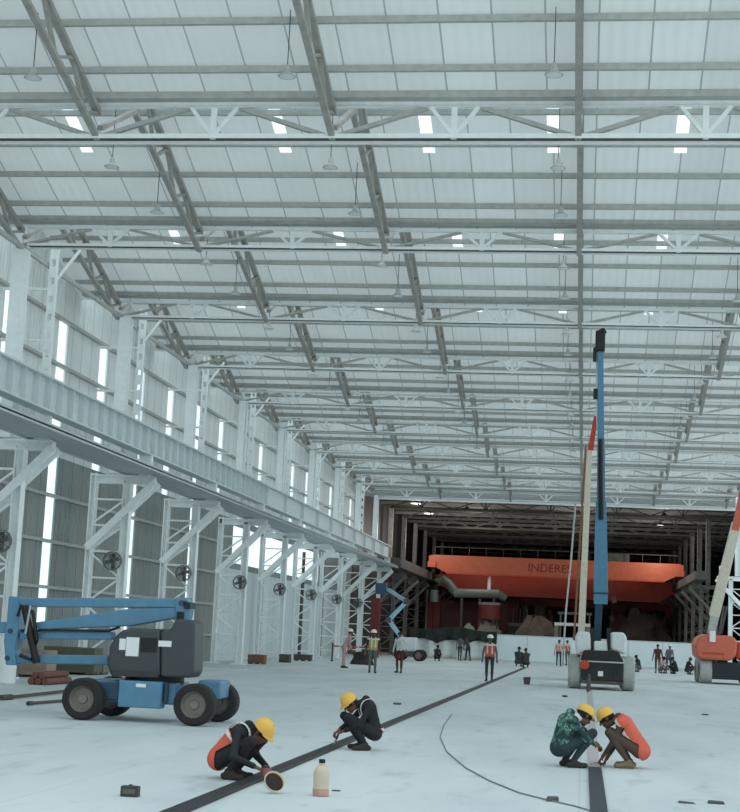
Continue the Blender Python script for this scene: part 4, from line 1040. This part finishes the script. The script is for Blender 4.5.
def person(label, loc, rz, P, cols, helmet=YEL, vest=None, vest_m=VEST, band=True, hips=0, edge=False, h=.0085, scale=1.0, fine=True, group='site workers', camo=None):
    caps = body_caps(P, fine)
    v, q, z = grow(caps, h)
    root = thing('person', label, 'person', loc, rz, group); root.scale = (scale,)*3
    shirt, pants, shoe = cols
    nt = P.get('neckcol', SKIN)
    body = mesh_obj('body', v, q, [SKIN, HAIR, shirt, shirt, pants, shoe, EYE_M, LIP, nt, BLACK], z, root)
    # face normals, for the clothes that lie on the body
    a = v[q]; fn = np.cross(a[:, 2]-a[:, 0], a[:, 3]-a[:, 1]); fn /= np.linalg.norm(fn, axis=1)[:, None]+1e-9
    vn = np.zeros_like(v)
    for i in range(4): np.add.at(vn, q[:, i], fn)
    vn /= np.linalg.norm(vn, axis=1)[:, None]+1e-9
    C = a.mean(1); pel, chest = np.array(P['pelvis']), np.array(P['chest']); ax = chest-pel; L = np.linalg.norm(ax); ax = ax/L
    t = ((C-pel)@ax)/L
    side = np.cross(np.array([0, 1.0, 0]), ax); fr = -((C-(pel+chest)/2)@np.cross(ax, np.array([0, 1.0, 0])))   # + = belly side
    def shell(name, sel, off, m, th=.01):
        f = q[sel]
        if len(f) < 4: return
        u, inv = np.unique(f, return_inverse=True)
        o = mesh_obj(name, v[u]+vn[u]*off, inv.reshape(f.shape), [m], None, root)
        s = o.modifiers.new('thick', 'SOLIDIFY'); s.thickness = th; s.offset = 1
        return o
    if vest is not None:
        t0, t1 = vest
        tor = ((z == Z_TORSO) & (t > t0) & (t < t1)) | (bool(hips) & (z == Z_PANTS) & (t > t0-.25) & (t < .35) & (np.abs(C[:, 1]) < .23) & (C[:, 0] < pel[0]+hips))
        if edge: tor &= (fr < .05)
        shell('safety_vest', tor, .010, vest_m, .012)
        if edge: shell('reflective_edge', (z == Z_TORSO) & (fr > .025) & (fr < .06) & (t > .35) & (t < 1.25), .02, REFL, .006)
        if band:
            bt = (z == Z_TORSO) & (t > t1-.14) & (t < t1-.02)
            shell('reflective_band', bt, .022, REFL, .006)
            st = (z == Z_TORSO) & (np.abs(np.abs(C[:, 1])-.085) < .02) & (t > .3)
            shell('reflective_strap', st, .022, REFL, .006)
    if helmet is not None:
        hc, fw = V3(P['head']), V3(P['face']).normalized(); up = (V3((0, 0, 1))-fw*fw.z).normalized(); sd = up.cross(fw)
        up2 = (up-fw*.12).normalized(); fw2 = sd.cross(up2)*1
        R = Matrix((fw2, sd, up2)).transposed()
        prof = [(.128, -.005), (.126, .01), (.118, .05), (.095, .092), (.06, .116), (.02, .127), (.001, .128)]
        m = MB().lathe(prof, hc+up*.035-fw*.01, R, 24)
        brim = []
        for i in range(13):
            an = -1.15+2.3*i/12; brim.append((math.cos(an), math.sin(an)))
        o = hc+up*.035-fw*.01
        Pb = [o + R @ V3((.122*c_, .122*s_, -.002)) for c_, s_ in brim]+[o + R @ V3((.122*c_+.055*max(0, c_), .118*s_, -.014)) for c_, s_ in brim]
        n = 13; Pb2 = [p-up*.006 for p in Pb]
        fs = [(i, i+1, n+i+1, n+i) for i in range(n-1)]
        m.add(Pb, fs); m.add(Pb2, [f[::-1] for f in fs])
        m.beam(o+R @ V3((-.06, 0, .118)), o+R @ V3((.07, 0, .113)), .02, .016)
        m.build('safety_helmet', helmet, root, smooth=True)
    return root

def squat(lean=.45, drop=0, reach=((.42, .12, .22), (.42, -.12, .25)), face=(.8, 0, -.6), knees=.17, head=None, L=.46, **kw):
    """a deep squat: heels down, knees up, trunk leaning forward by `lean` rad from upright"""
    pel = np.array([-.17, 0, .235-drop])
    ch = pel+np.array([math.sin(lean)*L, 0, math.cos(lean)*L])
    P = dict(pelvis=pel, chest=ch, hipL=pel+[.02, .10, 0], hipR=pel+[.02, -.10, 0], kneeL=(.25, knees, .46-drop), kneeR=(.25, -knees, .46-drop),
             ankleL=(-.02, .12, .085), ankleR=(-.02, -.12, .085), toeL=(.15, .15, .036), toeR=(.15, -.15, .036))
    up = np.array([math.sin(lean), 0, math.cos(lean)])
    P['shL'] = ch+[0, .175, 0]+up*.03; P['shR'] = ch+[0, -.175, 0]+up*.03
    P['neck'] = ch+up*.12
    f = nrm(face); P['face'] = f
    P['head'] = P['neck']+nrm(up+np.array([.5, f[1]*.3, .25]))*.145 if head is None else np.array(head)
    for s, w in zip('LR', reach):
        sh = np.array(P['sh'+s]); w = np.array(w, float); d = w-sh; D_ = np.linalg.norm(d); u = .30; l = .26
        if D_ > u+l-.01: w = sh+d/D_*(u+l-.01); D_ = u+l-.01; d = w-sh
        a_ = (u*u-l*l+D_*D_)/(2*D_); hgt = math.sqrt(max(0, u*u-a_*a_))
        bend = np.array([-.1, .6 if s == 'L' else -.6, -.6]); bend -= d*(bend@d)/(D_*D_); bend = nrm(bend)
        P['wr'+s] = w; P['el'+s] = sh+d/D_*a_+bend*hgt
    P.update(kw); return P

def stand(arms=((.05, .30, .82), (.05, -.30, .82)), stride=.08, lean=.04, face=(1, 0, -.1), **kw):
    pel = np.array([0, 0, .93]); ch = pel+np.array([lean, 0, .40])
    P = dict(pelvis=pel, chest=ch, hipL=(0, .10, .90), hipR=(0, -.10, .90), kneeL=(stride*.6+.02, .11, .50), kneeR=(-stride*.4+.02, -.11, .50),
             ankleL=(stride, .11, .085), ankleR=(-stride, -.11, .085), toeL=(stride+.17, .14, .036), toeR=(-stride+.17, -.14, .036))
    P['shL'] = ch+[0, .18, .05]; P['shR'] = ch+[0, -.18, .05]; P['neck'] = ch+[0, 0, .15]; P['head'] = ch+[.03, 0, .285]; P['face'] = nrm(face)
    for s, w in zip('LR', arms):
        sh = np.array(P['sh'+s]); w = np.array(w, float); d = w-sh; D_ = np.linalg.norm(d); u = .30; l = .26
        if D_ > u+l-.01: w = sh+d/D_*(u+l-.01); D_ = u+l-.01; d = w-sh
        a_ = (u*u-l*l+D_*D_)/(2*D_); hgt = math.sqrt(max(0, u*u-a_*a_))
        bend = np.array([-.7, .3 if s == 'L' else -.3, 0]); bend -= d*(bend@d)/(D_*D_); bend = nrm(bend)
        P['wr'+s] = w; P['el'+s] = sh+d/D_*a_+bend*hgt
    P.update(kw); return P

C_BLACK = mat('black_cloth', (34, 36, 38), .85, var=.15); C_TEAL = mat('dark_teal_cloth', (36, 56, 60), .85, var=.15)
C_GREY = mat('grey_cloth', (96, 98, 98), .85); C_WHITE = mat('white_cloth', (196, 200, 196), .85); C_MAR = mat('maroon_cloth', (92, 40, 44), .85)
C_DARK = mat('dark_grey_cloth', (58, 58, 58), .85); C_PINK = mat('dull_pink_cloth', (176, 148, 144), .85); C_BROWN = mat('brown_cloth', (82, 66, 58), .85)
C_NAVY = mat('navy_cloth', (44, 52, 66), .85); SHOE = mat('dark_shoe', (52, 48, 44), .8); SHOE2 = mat('tan_shoe', (120, 104, 78), .8)
def camo_mat():
    m = mat('camouflage_cloth', (52, 84, 78), .85); nt = m.node_tree
    cr = [n for n in nt.nodes if n.type == 'VALTORGB'][0]; nz = [n for n in nt.nodes if n.type == 'TEX_NOISE'][0]
    nz.inputs['Scale'].default_value = 11; nz.inputs['Detail'].default_value = 2
    e = cr.color_ramp; e.interpolation = 'CONSTANT'
    e.elements[0].position = 0; e.elements[0].color = rgb(34, 58, 60); e.elements[1].position = .47; e.elements[1].color = rgb(58, 96, 88)
    x = e.elements.new(.56); x.color = rgb(112, 148, 138); x = e.elements.new(.62); x.color = rgb(44, 70, 70)
    return m
CAMO = camo_mat()

# kneeling man with the red can
def hand_at(p, rz, P, s, d=.09):
    w = np.array(P['wr'+s]); e = np.array(P['el'+s]); h = w+nrm(P.get('hand'+s, w-e))*d
    return V3(p) + Matrix.Rotation(rz, 3, 'Z') @ V3(h)
p = floor_at(233, 779)
P1 = squat(.70, .03, ((.34, .10, .15), (.30, -.20, .17)), (.66, -.05, -.75), .19, head=(.30, 0, .52), L=.37, neckcol=C_BLACK, sleeve=.97, curl=.7)
W1 = person('person crouching in black shirt, orange vest and yellow helmet, holding a red can', p, -.12, P1,
            (C_BLACK, C_BLACK, SHOE), YEL, (-.3, .93), hips=.02)
c = hand_at(p, -.12, P1, 'R', .12)
t = thing('can', 'dull red can in the hand of the crouching man in front', 'can', (c.x+.02, c.y, c.z-.06))
MB().lathe([(.001, 0), (.042, .002), (.045, .01), (.045, .10), (.042, .108), (.04, .108), (.038, .100), (.001, .100)], n=20).build('body', REDCAN, t, smooth=True)
MB().lathe([(.0465, .095), (.048, .102), (.0465, .108), (.044, .108)], n=20).build('rim', BLACK, t)
# second man, facing left, trowel on the rail
p = floor_at(362, 750)
P2 = squat(.30, 0, ((.28, .06, .26), (.36, .00, .25)), (.72, .1, -.7), .15, head=(.20, 0, .64), L=.37, neckcol=C_BLACK, sleeve=.9, curl=.8)
W2 = person('person crouching in dark clothes and yellow helmet, working on the rail with a trowel', p, PI+.35, P2,
            (C_BLACK, C_BLACK, SHOE), YEL, (-.15, .16), VESTD)
H2 = hand_at(p, PI+.35, P2, 'L')
def tool(name, label, o, tip, m1, m2):
    t = thing(name, label, 'tool', o)
    d = V3(tip)-V3(o)
    MB().tube((0, 0, 0), d*.5, .014, n=10).build('handle', m1, t)
    s = d.normalized().cross(V3((0, 0, 1))).normalized()
    e = d
    MB().add([d*.48-s*.008, d*.48+s*.008, d*.62+s*.04, e, d*.62-s*.04]+[q+V3((0, 0, .004)) for q in (d*.48-s*.008, d*.48+s*.008, d*.62+s*.04, e, d*.62-s*.04)], [(4, 3, 2, 1, 0), (5, 6, 7, 8, 9)]+[(i, (i+1) % 5, 5+(i+1) % 5, 5+i) for i in range(5)]).build('blade', m2, t)
    return t
tool('trowel', 'steel trowel held to the black rail by the second crouching man', H2, (H2.x-.06, H2.y-.04, .045), BLACK, CHROME)
# third man: camouflage shirt, back to the camera
p = floor_at(570, 767)
W3 = person('person squatting with back turned in green camouflage shirt and yellow helmet', p, .45,
            squat(.32, 0, ((.30, .02, .34), (.34, -.08, .30)), (.80, .1, -.6), .15, head=(.19, 0, .67), L=.38, neckcol=REFL, sleeve=.75, curl=.7),
            (CAMO, C_TEAL, SHOE), YEL, None)
# fourth man, facing left
p = floor_at(628, 768)
P4 = squat(.62, 0, ((.34, .02, .13), (.30, -.14, .09)), (.8, 0, -.6), .15, head=(.30, 0, .635), L=.41, neckcol=C_BROWN, sleeve=.6, curl=.8)
W4 = person('person squatting with bright orange vest on his back and yellow helmet, facing left', p, PI-.08, P4,
            (C_BROWN, C_BROWN, SHOE2), YEL, (-.35, 1.3), hips=.03, edge=True, band=False)
H4 = hand_at(p, PI-.08, P4, 'R', .08)
tool('scraper', 'black scraper in the hand of the squatting man in the bright orange vest', H4, (H4.x-.13, H4.y+.02, .035), BLACK, BLACK)

def far(label, u, v, rz, P, cols, helmet=YEL, vest=None, vm=VEST, hpx=None, lift=0):
    p = floor_at(u, v); 
    return person(label, p, rz, P, cols, helmet, vest, vm, h=.022, fine=False, scale=1.0 if hpx is None else hpx)
far('person standing far left in yellow vest, dark sleeves and white helmet', 372, 673, -PI/2+.2, stand(((.12, .30, .85), (.10, -.32, .84)), .05), (C_DARK, C_GREY, SHOE), WHH, (-.1, 1.2), YVEST)
far('person standing in white shirt and maroon trousers, no helmet', 399, 673, -PI/2-.3, stand(((.10, .34, .95), (.05, -.30, .84)), .04), (C_WHITE, C_MAR, SHOE), None)
far('person walking towards the camera in orange vest and white helmet beside the rail', 489, 681.5, -PI/2, stand(((.08, .28, .82), (.02, -.28, .82)), .14), (C_GREY, C_DARK, SHOE), WHH, (-.1, 1.2))
far('person in dull pink clothes bending by the barricade', 343, 668, .3, stand(((.35, .2, .7), (.35, -.2, .72)), .06, .24), (C_PINK, C_PINK, SHOE), WHH)
far('person in dark clothes stooping by the pale tarp fence', 468, 660.5, 2.6, stand(((.3, .2, .75), (.35, -.2, .8)), .12, .2), (C_DARK, C_NAVY, SHOE), None)
far('person in pale clothes standing just left of the stooping one', 459.5, 660.5, 1.2, stand(), (C_GREY, C_DARK, SHOE), None)
far('person sitting on the floor in dark clothes against the tarp fence', 437, 661, -1.2, squat(.3), (C_DARK, C_BLACK, SHOE), None)
far('person squatting in dark clothes near the white hoarding, left of a pair', 518.5, 666.5, 1.4, squat(.25, 0), (C_NAVY, C_DARK, SHOE), None, hpx=1.15)
far('person squatting in dark clothes near the white hoarding, right of a pair', 525.5, 667.5, 1.9, squat(.25, 0), (C_DARK, C_BLACK, SHOE), None, hpx=1.1)
far('person in pink orange vest left of the centre lift, leftmost of two', 558.5, 666, -1.4, stand(), (C_PINK, C_DARK, SHOE), None, (-.1, 1.2), mat('pale_orange_vest', (206, 128, 116), .8))
far('person in red orange vest close beside the left tyre of the centre lift', 567.5, 665.5, -2.0, stand(((.3, .25, 1.0), (.2, -.25, .95)), .05, .1), (C_WHITE, C_GREY, SHOE), None, (-.1, 1.2), VEST)
far('person sitting in grey clothes just right of the centre lift', 637, 672, -2.6, squat(.3), (C_DARK, C_GREY, SHOE), None)
far('person in maroon clothes standing before the white hoarding at right', 657.5, 673, -1.8, stand(), (C_MAR, C_BROWN, SHOE), None)
far('person in grey clothes standing right of the one in maroon', 668.5, 673, -1.2, stand(((.3, .2, .95), (.2, -.2, .9)), .1, .12), (C_GREY, C_DARK, SHOE), WHH)
far('person squatting in pale clothes between the two standing at right', 662.5, 673.5, -.8, squat(.35), (C_PINK, C_GREY, SHOE), None)
far('person squatting in black beside the standing grey one at right', 674, 674, 2.8, squat(.35), (C_BLACK, C_BLACK, SHOE), None)
far('person squatting in dark clothes by the hoarding, left of the orange lift', 689, 674.5, .4, squat(.3), (C_BLACK, C_NAVY, SHOE), None)
far('person standing in dark clothes at the left side of the orange lift', 702, 678, -2.2, stand(), (C_DARK, C_BLACK, SHOE), None)
